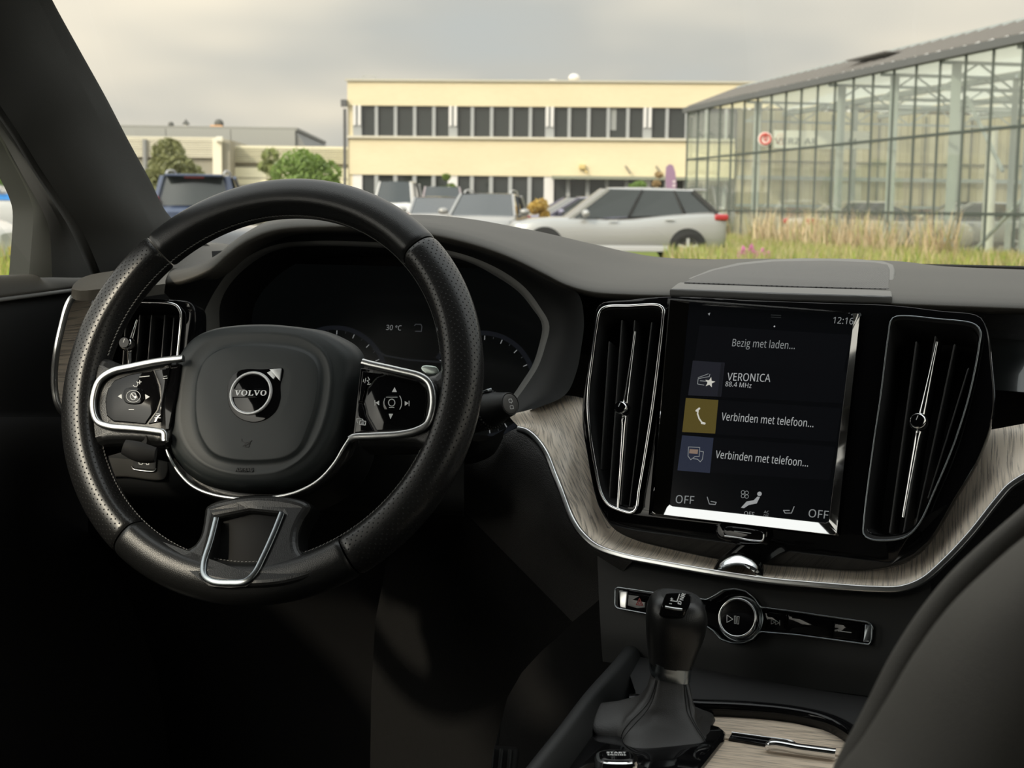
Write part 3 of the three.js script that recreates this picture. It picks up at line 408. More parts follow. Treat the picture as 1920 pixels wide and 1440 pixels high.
  const gg = slab(poly(tl(gr, 0.0072), 140, true), 0.004, 0.0072, 0.0008); { const p = gg.attributes.position, q = gg.attributes.uv; for (let i = 0; i < p.count; i++) q.setXY(i, p.getX(i), p.getY(i)); }
  dp('speaker_grille', gg.applyMatrix4(TF.m), M.grille);
}
// ---------------------------------------------------------------- centre stack: gloss housing, screen, vents, wood, strip
const head = (r, u, f) => v3(0, u, 0).addScaledVector(RV, r).addScaledVector(FV, f);
const SF = (() => { const a = 27.6 * R, t = 20 * R, n = head(-Math.sin(a) * Math.cos(t), Math.sin(t), -Math.cos(a) * Math.cos(t)), u = head(Math.cos(a), 0, -Math.sin(a));
  return new Frame(EYE.clone().add(camBasis((1430 - 960) / FPX * 1.17, (720 - 780) / FPX * 1.17, 1.17)), u, n.clone().cross(u)); })();
const sl = (l, w = 0) => l.map((q) => SF.L(q[0], q[1], q[2] ?? w));
const sw = (l, w = 0) => l.map((q) => { const p = SF.L(q[0], q[1], q[2] ?? w); return SF.world(p.x, p.y, p.z); });
const inset = (l) => { const c = l.reduce((s, p) => s.add(p), v3(0, 0, 0)).multiplyScalar(1 / l.length); return l.map((p) => c.clone().lerp(p, 0.95)); };
const VENT_L = [[1136, 576], [1180, 574], [1236, 573], [1244, 580], [1243, 600], [1234, 680], [1224, 760], [1210, 850], [1198, 920], [1192, 955], [1184, 961], [1162, 956], [1140, 945], [1128, 925], [1118, 880], [1108, 820], [1103, 770], [1104, 730], [1110, 680], [1118, 620], [1126, 583]];
const VENT_R = [[1682, 594], [1760, 599], [1826, 608], [1838, 620], [1836, 650], [1818, 740], [1790, 830], [1755, 915], [1722, 985], [1700, 1006], [1670, 1013], [1632, 1011], [1620, 1002], [1620, 980], [1636, 850], [1652, 740], [1666, 630], [1672, 600]];
{
  // gloss housing that carries the screen and both vents
  const st = SF.place(thing('centre_stack', 'piano black centre housing around the portrait screen and the two upright vents', 'dashboard panel'));
  const yBend = SF.L(1380, 975, 0).y, bend = (g) => { const p = g.attributes.position; for (let i = 0; i < p.count; i++) { const d = Math.max(0, yBend - p.getY(i)); p.setZ(i, p.getZ(i) - 0.3 * d - 2.5 * d * d); } g.computeVertexNormals(); return toCreasedNormals(g, 0.5); };
  part('housing', bend(slab(curve(sl([[1122, 572], [1112, 620], [1102, 690], [1092, 755], [1092, 800], [1100, 850], [1112, 915], [1126, 960], [1146, 990], [1180, 1008], [1250, 1026], [1350, 1046], [1500, 1060], [1620, 1066], [1690, 1052], [1735, 1022], [1790, 935], [1838, 850], [1862, 770], [1858, 680], [1848, 610], [1835, 592], [1760, 582], [1672, 572], [1560, 568], [1420, 563], [1254, 556], [1180, 562]], -0.002), 200, true), -0.012, -0.002, 0.0012, { holes: [inset(curve(sl(VENT_L, -0.002), 100, true)), inset(curve(sl(VENT_R, -0.002), 100, true)), sl([[1262, 568], [1612, 592], [1570, 998], [1230, 957]], -0.002)] })), M.gloss, st);
  part('knob_pod', slab(curve(sl([[1342, 985], [1348, 978], [1365, 976], [1425, 984], [1437, 990], [1438, 1004], [1430, 1018], [1350, 1010], [1342, 1000]], 0.004), 60, true), -0.01, 0.004, 0.002), M.gloss, st);
  part('home_button', slab(curve(sl([[1358, 990], [1364, 987], [1422, 994], [1432, 1000], [1429, 1012], [1420, 1014], [1362, 1006], [1356, 1000]], 0.0065), 60, true), 0.002, 0.0065, 0.0012), M.gloss, st);
  part('symbol', ink(sl([[1377, 996], [1408, 1000]], 0.0066), 0.0007, 0.0066), M.dimprint, st);
  part('home_button_trim', sweep(curve(sl([[1359, 1005], [1380, 1008], [1418, 1014], [1430, 1013], [1432, 1002]], 0.0062), 40), oval(0.0007, 0.0007)), M.chrome, st);
}
{
  // touch screen: frame with bevelled sides round a sheet of glass
  const sc = SF.place(thing('touchscreen', 'portrait touchscreen showing a Dutch radio and phone menu on black', 'screen'));
  const out = poly(sl([[1254, 560], [1660, 582], [1648, 760], [1612, 920], [1585, 1003], [1222, 958], [1240, 800], [1250, 650]], 0.0015), 160, true);
  const quad = (l, w) => poly(sl(l, w), 160, true);
  const o0 = [[1252, 559], [1617, 586], [1573, 1008], [1216, 966]], o1 = [[1255, 562], [1613, 588], [1569, 1004], [1222, 963]], i1 = [[1292, 566], [1602, 590], [1554, 982], [1255, 949]], i0 = [[1293, 568], [1600, 592], [1553, 980], [1256, 947]];
  const ramp = grid([quad(o0, -0.002), quad(o1, 0.0045), quad(o1.map((p, i) => [mixn(p[0], i1[i][0], 0.04), mixn(p[1], i1[i][1], 0.04)]), 0.005), quad(i1, 0.0012), quad(i0, -0.0005)], true);
  part('bezel', toCreasedNormals(ramp, 0.35), M.darkchrome, sc);
  const c4 = sl([[1288, 563], [1606, 588], [1558, 984], [1250, 952]], 0.0006), cv = document.createElement('canvas'); cv.width = 1024; cv.height = 1280;
  const mx = c4.reduce((s, p) => s + p.x, 0) / 4, my = c4.reduce((s, p) => s + p.y, 0) / 4, gw = 0.15, gh = gw * 1.25;
  const k = cv.width / gw, X = cv.getContext('2d'), C = (x, y) => { const p = SF.L(x, y, 0.0006); return [(p.x - mx + gw / 2) * k, (my + gh / 2 - p.y) * k]; };
  X.fillStyle = '#060708'; X.fillRect(0, 0, cv.width, cv.height);
  const text = (s, x0, y0, x1, y1, hpx, color, font = 'sans-serif') => { const a = C(x0, y0), b = C(x1, y1), hh = Math.hypot(...C(x0, y0 - hpx).map((q, i) => q - a[i])); X.save(); X.translate(a[0], a[1]); X.rotate(Math.atan2(b[1] - a[1], b[0] - a[0])); X.font = Math.round(hh * 1.38) + 'px ' + font; const m = X.measureText(s).width, L = Math.hypot(b[0] - a[0], b[1] - a[1]); X.scale(L / m, 1); X.fillStyle = color; X.textAlign = 'left'; X.textBaseline = 'alphabetic'; X.fillText(s, 0, 0); X.restore(); };
  const shape = (l, fill, stroke, wd) => { X.beginPath(); l.forEach((p, i) => { const q = C(p[0], p[1]); i ? X.lineTo(...q) : X.moveTo(...q); }); if (fill) { X.closePath(); X.fillStyle = fill; X.fill(); } if (stroke) { X.strokeStyle = stroke; X.lineWidth = wd; X.lineJoin = X.lineCap = 'round'; X.stroke(); } };
  shape([[1312, 610], [1596, 628], [1580, 700], [1302, 676]], '#0b0c0e'); shape([[1299, 677], [1588, 697], [1580, 756], [1291, 741]], '#0a0b0d'); shape([[1287, 746], [1578, 766], [1567, 828], [1279, 810]], '#0a0b0d'); shape([[1279, 816], [1566, 838], [1555, 900], [1270, 882]], '#0a0b0d');
  shape([[1299, 676], [1359, 680], [1352, 744], [1290, 741]], '#23242a'); shape([[1286, 746], [1347, 750], [1341, 813], [1279, 810]], '#5a4f26'); shape([[1279, 816], [1338, 821], [1331, 887], [1270, 882]], '#2c3140');
  shape([[1352, 681], [1358, 681], [1351, 744], [1345, 743]], '#1b1c20');
  const G1 = '#b4b6b6', G2 = '#8f9292', G3 = '#d4d2c8';
  text('Bezig met laden...', 1371, 649, 1491, 654.5, 14, G2); text('VERONICA', 1363, 713, 1444, 716, 14.5, G1); text('88.4 MHz', 1359, 724, 1409, 727.5, 9, G1);
  text('Verbinden met telefoon...', 1352, 787.5, 1526, 801, 14.5, G1); text('Verbinden met telefoon...', 1341, 858.5, 1516, 875, 14.5, G1);
  text('12:16', 1560, 606, 1600, 608.5, 12, G2); text('OFF', 1265, 943, 1301, 945.5, 15, G2); text('OFF', 1514, 969, 1553, 973, 15, G2); text('OFF', 1394, 966, 1414, 968, 8, G2); text('AC', 1432, 962, 1442, 963, 5, G2); text('OFF', 1431, 969, 1441, 970, 5, G2);
  shape([[1327, 588], [1332, 586], [1330, 592]], G2); shape([[1446, 590.5], [1464, 591.5]], null, '#2c2e2e', 5); shape([[1446, 594.5], [1464, 595.5]], null, '#2c2e2e', 4);
  { const q = C(1452, 612); X.fillStyle = G1; X.beginPath(); X.arc(q[0], q[1], 5, 0, 7); X.fill(); }
  shape([[1331, 702], [1330, 706], [1309, 710], [1308, 720], [1320, 722]], null, G2, 4); shape([[1309, 708], [1328, 701]], null, G2, 4); shape([[1313, 714], [1326, 715]], null, G2, 5);
  { const q = C(1331, 717), l = []; for (let i = 0; i < 10; i++) { const a = -Math.PI / 2 + i * Math.PI / 5 + 0.1, r = i % 2 ? 14 : 33; l.push([q[0] + Math.cos(a) * r, q[1] + Math.sin(a) * r]); } X.beginPath(); l.forEach((p, i) => (i ? X.lineTo(...p) : X.moveTo(...p))); X.closePath(); X.fillStyle = G3; X.fill(); }
  shape([[1309, 768], [1308, 776], [1311, 785], [1316, 792], [1320, 793]], null, G3, 9); shape([[1306, 770], [1311, 766]], null, G3, 13); shape([[1316, 793], [1321, 794]], null, G3, 13);
  shape([[1291, 838], [1312, 839], [1311, 856], [1303, 856], [1295, 862], [1290, 855], [1291, 838]], null, G2, 4); shape([[1293, 842], [1309, 843], [1308, 851], [1292, 850]], '#8a7668'); shape([[1313, 846], [1319, 847], [1317, 861], [1313, 866], [1308, 861], [1300, 860]], null, G2, 4);
  shape([[1326, 932], [1330, 945], [1341, 946], [1343, 942], [1333, 940]], null, G2, 5); shape([[1489, 950], [1484, 962], [1472, 962], [1469, 957], [1480, 957]], null, G2, 5);
  shape([[1389, 952], [1400, 940], [1413, 938], [1420, 931], [1425, 932], [1419, 944], [1404, 947], [1395, 953]], '#a2a4a4'); { const q = C(1424, 926); X.fillStyle = '#a2a4a4'; X.beginPath(); X.arc(q[0], q[1], 13, 0, 7); X.fill(); }
  for (const [x, y] of [[1393, 923], [1400, 924], [1393, 930], [1400, 931]]) { const q = C(x, y); X.strokeStyle = G2; X.lineWidth = 3; X.beginPath(); X.arc(q[0], q[1], 10, 0, 7); X.stroke(); }
  const ct = new THREE.CanvasTexture(cv); ct.colorSpace = THREE.SRGBColorSpace;
  const glass = std({ name: 'lit screen', color: rgb(0.003, 0.003, 0.004), roughness: 0.12, emissive: rgb(1, 1, 1), emissiveMap: ct, emissiveIntensity: 0.55 });
  const dg = new THREE.ExtrudeGeometry(new THREE.Shape(c4.map((p) => new THREE.Vector2(p.x, p.y)).reverse()), { depth: 0.002, bevelEnabled: false }).translate(0, 0, -0.0014);
  const dpv = dg.attributes.position, du = dg.attributes.uv; for (let i = 0; i < dpv.count; i++) du.setXY(i, (dpv.getX(i) - mx) / gw + 0.5, (dpv.getY(i) - my) / gh + 0.5);
  part('display', dg, glass, sc);
}
// an upright air vent: bright rim, dark pocket, fins, polished wand with a knurled knob
function airVent(frame, spec) {
  const Lx = (l, w = 0) => l.map((q) => frame.L(q[0], q[1], q[2] ?? w));
  const v = frame.place(thing('air_vent', spec.label, 'air vent', null, null));
  const rim = curve(Lx(spec.rim, 0.003), 140, true);
  part('rim', sweep(rim, oval(spec.rw ?? 0.0011, 0.0016, 3), { closed: true, k: 10 }), spec.rimMat ?? M.chrome, v);
  const p0 = curve(Lx(spec.rim, 0.002), 140, true), c = p0.reduce((s, p) => s.add(p), v3(0, 0, 0)).multiplyScalar(1 / p0.length);
  const inw = (k, z) => p0.map((p) => { const q = c.clone().lerp(p, k); q.z = z; return q; });
  part('pocket', toCreasedNormals(dome([p0, inw(0.97, 0.001), inw(0.93, -0.012), inw(0.9, -0.045)]), 0.5), M.matte, v);
  for (const [x0, y0, x1, y1, wd] of spec.fins) { const a = frame.L(x0, y0, -0.004), b = frame.L(x1, y1, -0.004), d = 0.03; const g = new RoundedBoxGeometry(wd ?? 0.0014, a.distanceTo(b), d, 2, 0.0006); g.rotateZ(Math.atan2(b.y - a.y, b.x - a.x) + Math.PI / 2); g.translate((a.x + b.x) / 2, (a.y + b.y) / 2, -0.004 - d / 2); part('fin', g, M.fin, v); }
  const [tx, ty] = spec.top, [kx, ky] = spec.knob, [bx, by] = spec.bottom, A = frame.L(tx, ty, 0.002), K = frame.L(kx, ky, 0.006), Bm = frame.L(bx, by, 0.002);
  const wand = [A, A.clone().lerp(K, 0.3), A.clone().lerp(K, 0.7), A.clone().lerp(K, 0.93), K.clone().setZ(0.004), K.clone().lerp(Bm, 0.1), K.clone().lerp(Bm, 0.35), K.clone().lerp(Bm, 0.7), Bm];
  part('wand', sweep(curve(wand, 80), (t, f) => { const s = Math.abs(t - 0.47), r = t < 0.47 ? mixn(0.0009, 0.0029, (t / 0.47) ** 1.3) : mixn(0.0026, 0.0012, ((t - 0.47) / 0.53) ** 0.8); return [r * Math.cos(f), r * 0.9 * Math.sin(f)]; }), M.chrome, v);
  const kn = new THREE.LatheGeometry([[0.0001, 0.0115], [0.0042, 0.0112], [0.0056, 0.0098], [0.0064, 0.006], [0.0062, 0.002], [0.005, -0.002], [0.0001, -0.003]].map((p) => new THREE.Vector2(p[0] * (spec.ks ?? 1), p[1])).reverse(), 40).rotateX(Math.PI / 2).translate(K.x, K.y, 0.006);
  part('knob', kn, spec.knobMat ?? M.chrome, v);
  part('knob_cap', new THREE.CylinderGeometry(0.0044 * (spec.ks ?? 1), 0.0046 * (spec.ks ?? 1), 0.0015, 32).rotateX(Math.PI / 2).translate(K.x, K.y, 0.0178), M.gloss, v);
  part('symbol', ink([v3(K.x - 0.0006, K.y + 0.0002, 0), v3(K.x + 0.0003, K.y + 0.0034, 0)], 0.0006, 0.0186), M.white, v);
  return v;
}
airVent(SF, { label: 'upright air vent left of the touchscreen with bright chrome rim', rw: 0.0013,
  rim: VENT_L,
  fins: [[1166, 600, 1142, 935], [1222, 604, 1180, 950], [1142, 640, 1126, 880], [1190, 600, 1163, 955]], top: [1191, 622], knob: [1171, 769], bottom: [1158, 955] });
airVent(SF, { label: 'upright air vent right of the touchscreen with thin dark rim', rw: 0.0007, rimMat: M.smoke,
  rim: VENT_R,
  fins: [[1718, 640, 1668, 1000], [1790, 645, 1716, 990], [1754, 630, 1694, 1000], [1816, 690, 1740, 935]], top: [1757, 641], knob: [1725, 794], bottom: [1693, 970], ks: 1.12 });
function woodUV(g) { const p = g.attributes.position, u = g.attributes.uv; for (let i = 0; i < p.count; i++) { const x = p.getX(i), y = p.getY(i), k = clamp01((0.0 - x) / 0.25); u.setXY(i, y * 1.0 - x * 0.9 * k + 3 - p.getZ(i) * 0.4, x + y * 0.75 * k + 3); } return g; }
// ---- pale wood band that swings under the stack, with its bright strip
{
  const outer = [[975, 800, -0.022], [992, 805, -0.02], [1012, 822, -0.018], [1030, 848, -0.014], [1045, 885, -0.01], [1056, 912, -0.006], [1072, 955, -0.001], [1083, 978, 0.003], [1097, 998, 0.007], [1122, 1020, 0.011], [1165, 1036, 0.014], [1240, 1051, 0.016], [1337, 1068, 0.018], [1390, 1076, 0.018], [1440, 1083, 0.018], [1540, 1092, 0.018], [1640, 1099, 0.017], [1690, 1098, 0.016], [1727, 1084, 0.015], [1765, 1052, 0.012], [1815, 999, 0.008], [1865, 936, 0.004], [1890, 908, 0.002], [1925, 886, 0], [1990, 860, -0.004]];
  const inner = [[955, 778, -0.034], [985, 771, -0.036], [1025, 758, -0.036], [1052, 744, -0.035], [1072, 752, -0.034], [1088, 772, -0.03], [1090, 800, -0.028], [1097, 850, -0.026], [1110, 905, -0.025], [1122, 950, -0.025], [1140, 985, -0.025], [1180, 1003, -0.026], [1250, 1020, -0.028], [1340, 1040, -0.03], [1440, 1052, -0.03], [1540, 1060, -0.03], [1620, 1063, -0.03], [1690, 1050, -0.03], [1740, 1015, -0.028], [1790, 932, -0.028], [1830, 862, -0.028], [1852, 828, -0.028], [1890, 813, -0.028], [1925, 807, -0.028], [1990, 795, -0.03]];
  const O = curve(sw(outer), 200), I = curve(sw(inner), 200);
  const Mid = O.map((p, i) => p.clone().lerp(I[i], 0.5).addScaledVector(SF.n, -0.006).add(v3(0, -0.003, 0)));
  const sc0 = SF.world(0, 0.02, -0.05), In2 = I.map((p) => p.clone().lerp(sc0, 0.12).addScaledVector(SF.n, -0.006));
  const wg = grid(smoothRows([O, Mid, I, In2], 5));
  woodUV(wg);
  dp('wood_trim', wg, M.wood);
  const strip = O.map((p) => SF.to(p)); strip.forEach((p) => (p.z += 0.001));
  const sp = sweep(strip, (t, f) => { const q = oval(0.0026, 0.003, 4)(t, f); return [q[0] + 0.0024, q[1]]; }, { k: 14 }).applyMatrix4(SF.m);
  dp('metal_strip', sp, M.satin);
  const tg = skin([sl([[1340, 1072, 0.02], [1352, 1062, 0.022], [1385, 1055, 0.024], [1415, 1064, 0.022], [1430, 1080, 0.02]]), sl([[1338, 1064, 0.012], [1350, 1052, 0.016], [1385, 1040, 0.019], [1420, 1056, 0.016], [1432, 1072, 0.012]]), sl([[1345, 1050, -0.016], [1360, 1042, -0.016], [1385, 1036, -0.016], [1415, 1046, -0.016], [1432, 1060, -0.016]])], 30, 4, { thick: 0.004 }).applyMatrix4(SF.m);
  dp('metal_tongue', tg, M.chrome);
  // panels below and beside the strip
  const k0 = 70;  // strip index near the lower left corner of the band
  const kneeTop = strip.slice(0, k0).map((p) => SF.world(p.x, p.y, p.z - 0.002));
  const knee = (dx, dy, dz) => kneeTop.map((p, i) => p.clone().add(v3(dx - 0.0, dy, dz)));
  const left = kneeTop.map((p, i) => { const t = i / (k0 - 1); const q = SF.L(mixn(870, 1128, t), mixn(865, 1120, t), mixn(-0.03, -0.02, t)); return SF.world(q.x, q.y, q.z); });
  dp('knee_panel', skin([kneeTop, kneeTop.map((p, i) => p.clone().lerp(left[i], 0.15).addScaledVector(SF.n, 0.004)), kneeTop.map((p, i) => p.clone().lerp(left[i], 0.6).addScaledVector(SF.n, 0.002)), left.map((p) => p.clone().lerp(kneeTop[0], 0)), left.map((p) => p.clone().add(v3(-0.03, -0.03, -0.02)))], 70, 4), M.knee);
  dp('tunnel_carpet', skin([left.map((p) => p.clone().add(v3(-0.025, -0.025, -0.02))), left.map((p) => p.clone().add(v3(-0.1, -0.12, -0.06))), left.map((p) => p.clone().add(v3(-0.16, -0.45, -0.16)))], 70, 4), M.carpet);
}
const PD = (px, py, d) => { const r = ray(px, py); return EYE.clone().addScaledVector(r, d / r.dot(FV)); };   // ... d metres ahead of the camera's heading
const pd = (l, d) => l.map((q) => PD(q[0], q[1], q[2] ?? d));
const inPart = (g, at) => (Array.isArray(g) ? merge(g) : g).translate(-at.x, -at.y, -at.z);
// ---------------------------------------------------------------- instruments behind the wheel
{
  const t = 22 * R, n = v3(0.03, Math.sin(t), Math.cos(t)), CF = new Frame(P(715, 640, 1.405), v3(1, 0, 0), n.clone().cross(v3(1, 0, 0)));
  const cl = CF.place(thing('instrument_cluster', 'dark digital instrument display under the binnacle hood showing 30 degrees', 'instrument display'));
  const q = [[396, 470], [700, 452], [1030, 478], [1034, 640], [960, 800], [420, 800]].map(([x, y]) => CF.L(x, y, 0));
  part('surround', slab(q.slice().reverse(), -0.01, -0.001, 0.0005), M.matte, cl);
  const cv = document.createElement('canvas'); cv.width = 1024; cv.height = 512; const X = cv.getContext('2d');
  const gw = 0.36, gh = 0.18, c0 = CF.L(715, 650, 0), k = 1024 / gw, C = (x, y) => { const p = CF.L(x, y, 0); return [(p.x - c0.x + gw / 2) * k, (c0.y + gh / 2 - p.y) * k]; };
  X.fillStyle = '#050606'; X.fillRect(0, 0, 1024, 512);
  const ln = (l, s, w) => { X.beginPath(); l.forEach((p, i) => { const z = C(...p); i ? X.lineTo(...z) : X.moveTo(...z); }); X.strokeStyle = s; X.lineWidth = w; X.stroke(); };
  const G = '#8a8c8c', D = '#3a3c3e';
  const tx = (s, x, y, h, col) => { const a = C(x, y), b = C(x, y - h); X.font = Math.round(Math.hypot(a[0] - b[0], a[1] - b[1]) * 1.38) + 'px sans-serif'; X.fillStyle = col; X.fillText(s, ...a); };
  tx('30 °C', 724, 619, 9, G); tx('12:16', 816, 624, 9, G); ln([[778, 612], [780, 609], [790, 609], [792, 613], [791, 622], [779, 622]], D, 3);
  for (let i = 0; i <= 22; i++) { const a = (150 - i * 10.5) * R, big = i % 2 === 0, r0 = 92, r1 = big ? 84 : 88; for (const [cx, cy] of [[628, 712], [905, 722]]) ln([[cx + r0 * Math.cos(a), cy - r0 * Math.sin(a)], [cx + r1 * Math.cos(a), cy - r1 * Math.sin(a)]], big ? G : D, big ? 3 : 2); }
  for (const [cx, cy] of [[628, 712], [905, 722]]) { ln(Array.from({ length: 40 }, (_, i) => { const a = (150 - i * 6) * R; return [cx + 97 * Math.cos(a), cy - 97 * Math.sin(a)]; }), '#15171b', 14); }
  ln([[700, 655], [725, 668], [770, 676], [830, 680]], '#1b1d1f', 6);
  const ct = new THREE.CanvasTexture(cv); ct.colorSpace = THREE.SRGBColorSpace;
  const g = new THREE.BoxGeometry(gw, gh, 0.002).translate(c0.x, c0.y, 0.0006), ps = g.attributes.position, u = g.attributes.uv; for (let i = 0; i < ps.count; i++) u.setXY(i, (ps.getX(i) - c0.x) / gw + 0.5, (ps.getY(i) - c0.y) / gh + 0.5);
  part('display', g, std({ name: 'lit instrument screen', color: rgb(0.003, 0.003, 0.003), roughness: 0.15, emissive: rgb(1, 1, 1), emissiveMap: ct, emissiveIntensity: 0.55 }), cl);
}
// ---------------------------------------------------------------- left end of the dash: vent, wood, lower panel
const LF = (() => { const a = -6 * R, t = 14 * R, n = v3(Math.sin(-a) * Math.cos(t), Math.sin(t), Math.cos(a) * Math.cos(t)), u = v3(Math.cos(a), 0, Math.sin(a)); return new Frame(P(290, 640, 1.2), u, n.clone().cross(u)); })();
const ll = (l, w = 0) => l.map((q) => LF.L(q[0], q[1], q[2] ?? w));
{
  const rim = [[196, 590], [206, 574], [235, 567], [277, 567], [318, 569], [332, 574], [339, 586], [339, 605], [334, 660], [326, 742], [320, 752], [215, 752], [200, 740], [192, 680]];
  airVent(LF, { label: 'dash end air vent beside the door, partly hidden by the steering wheel rim', rw: 0.0013, rim, fins: [[262, 590, 250, 745], [284, 590, 272, 745], [309, 590, 297, 745], [326, 595, 314, 742], [236, 590, 226, 745]], top: [257, 600], knob: [243, 646], bottom: [242, 735], ks: 1.1 });
  const hs = LF.place(thing('vent_surround', 'piano black panel framing the dash end vent next to the binnacle', 'dashboard panel'));
  const hole = curve(ll(rim, -0.001), 80, true);
  part('panel', slab(curve(ll([[168, 566], [200, 560], [280, 560], [340, 563], [357, 567], [365, 578], [365, 640], [360, 710], [345, 765], [260, 775], [180, 772], [166, 700]], -0.001), 120, true), -0.03, -0.001, 0.002, { holes: [hole] }), M.gloss, hs);
  const strip = pf([[172, 553, 1.17], [160, 551, 1.165], [148, 554, 1.16], [138, 559, 1.155], [129, 574, 1.15], [118, 613, 1.145], [109, 655, 1.14], [104.5, 697, 1.14], [105, 730, 1.14], [111, 758, 1.14], [124, 776, 1.145], [150, 786, 1.15], [190, 790, 1.155]]);
  const wIn = pf([[176, 560, 1.185], [174, 562, 1.185], [172, 566, 1.19], [171, 572, 1.19], [170, 590, 1.19], [169, 620, 1.19], [168, 655, 1.19], [167, 690, 1.19], [168, 715, 1.19], [170, 735, 1.19], [174, 755, 1.19], [185, 768, 1.19], [200, 776, 1.19]]);
  const S = curve(strip, 80), I = curve(wIn, 80);
  dp('wood_trim', woodUV(grid(smoothRows([S, S.map((p, i) => p.clone().lerp(I[i], 0.5).add(v3(0, 0, 0.006))), I], 4))), M.wood);
  dp('metal_strip', sweep(S.map((p) => p.clone().add(v3(0, 0, 0.002))), oval(0.0026, 0.0034, 3), { up: v3(0, 0.2, 1).normalize(), k: 14 }), M.satin);
  // lower panel on the driver's side
  const xs = [165, 180, 200, 260, 320, 400, 500, 620, 720, 800, 870], row = (f) => xs.map((x) => { const [y, F] = f(x); return P(x, y, F); });
  dp('lower_panel', skin([row((x) => [775, 1.21]), row((x) => [800, 1.17]), row((x) => [830, 1.15]), row((x) => [895 + (x - 200) * 0.02, 1.15]), row((x) => [912 + (x - 200) * 0.05, 1.155]), row((x) => [935 + (x - 200) * 0.04, 1.175]), row((x) => [960, 1.24])], 60, 4), M.plastic);
  dp('dash_belly', skin([row((x) => [940 + (x - 200) * 0.04, 1.2]), row((x) => [1010, 1.3]), row((x) => [1250, 1.45]), row((x) => [1500, 1.5])], 40, 3), M.matte);
  dp('column_surround', skin([pf([[868, 820, 1.2], [900, 828, 1.2], [930, 814, 1.205], [950, 802, 1.215]]), pf([[868, 850, 1.205], [900, 850, 1.205], [925, 838, 1.21], [944, 814, 1.22]]), pf([[868, 872, 1.225], [895, 867, 1.225], [925, 852, 1.225], [943, 822, 1.225]])], 30, 4), M.plastic);
  // switch panel
  const BF = new Frame(P(260, 860, 1.148), v3(1, 0, 0), v3(0, 0.99, -0.1)), bl = (l, w = 0) => l.map((q) => BF.L(q[0], q[1], w));
  const sw_ = BF.place(thing('switch_panel', 'small dark panel with a tailgate button below the left spoke', 'switch panel'));
  part('panel', slab(curve(bl([[150, 806], [200, 806], [308, 806], [314, 815], [314, 885], [308, 898], [296, 901], [240, 895], [150, 884]]), 100, true), -0.008, 0, 0.0015), std({ name: 'grey black plastic', color: rgb(0.035, 0.034, 0.031), roughness: 0.5, bumpMap: fineTex, bumpScale: 0.00002 }), sw_);
  part('button', slab(poly(bl([[249, 858], [293, 858], [292, 878], [288, 881], [253, 878], [249, 874]], 0.002), 60, true), 0, 0.002, 0.0006), M.plastic, sw_);
  part('button_trim', sweep(curve(bl([[247, 874], [250, 879], [256, 881], [284, 884], [290, 883], [293, 878]], 0.0012), 40), oval(0.0006, 0.0007)), M.satin, sw_);
  part('symbol', ink(bl([[260, 866], [264, 863], [272, 864], [276, 863], [279, 866], [279, 871], [275, 871], [274, 868], [268, 868], [266, 871], [261, 870]], 0.0021), 0.0007, 0.0021, 0.00012, true), M.white, sw_);
}
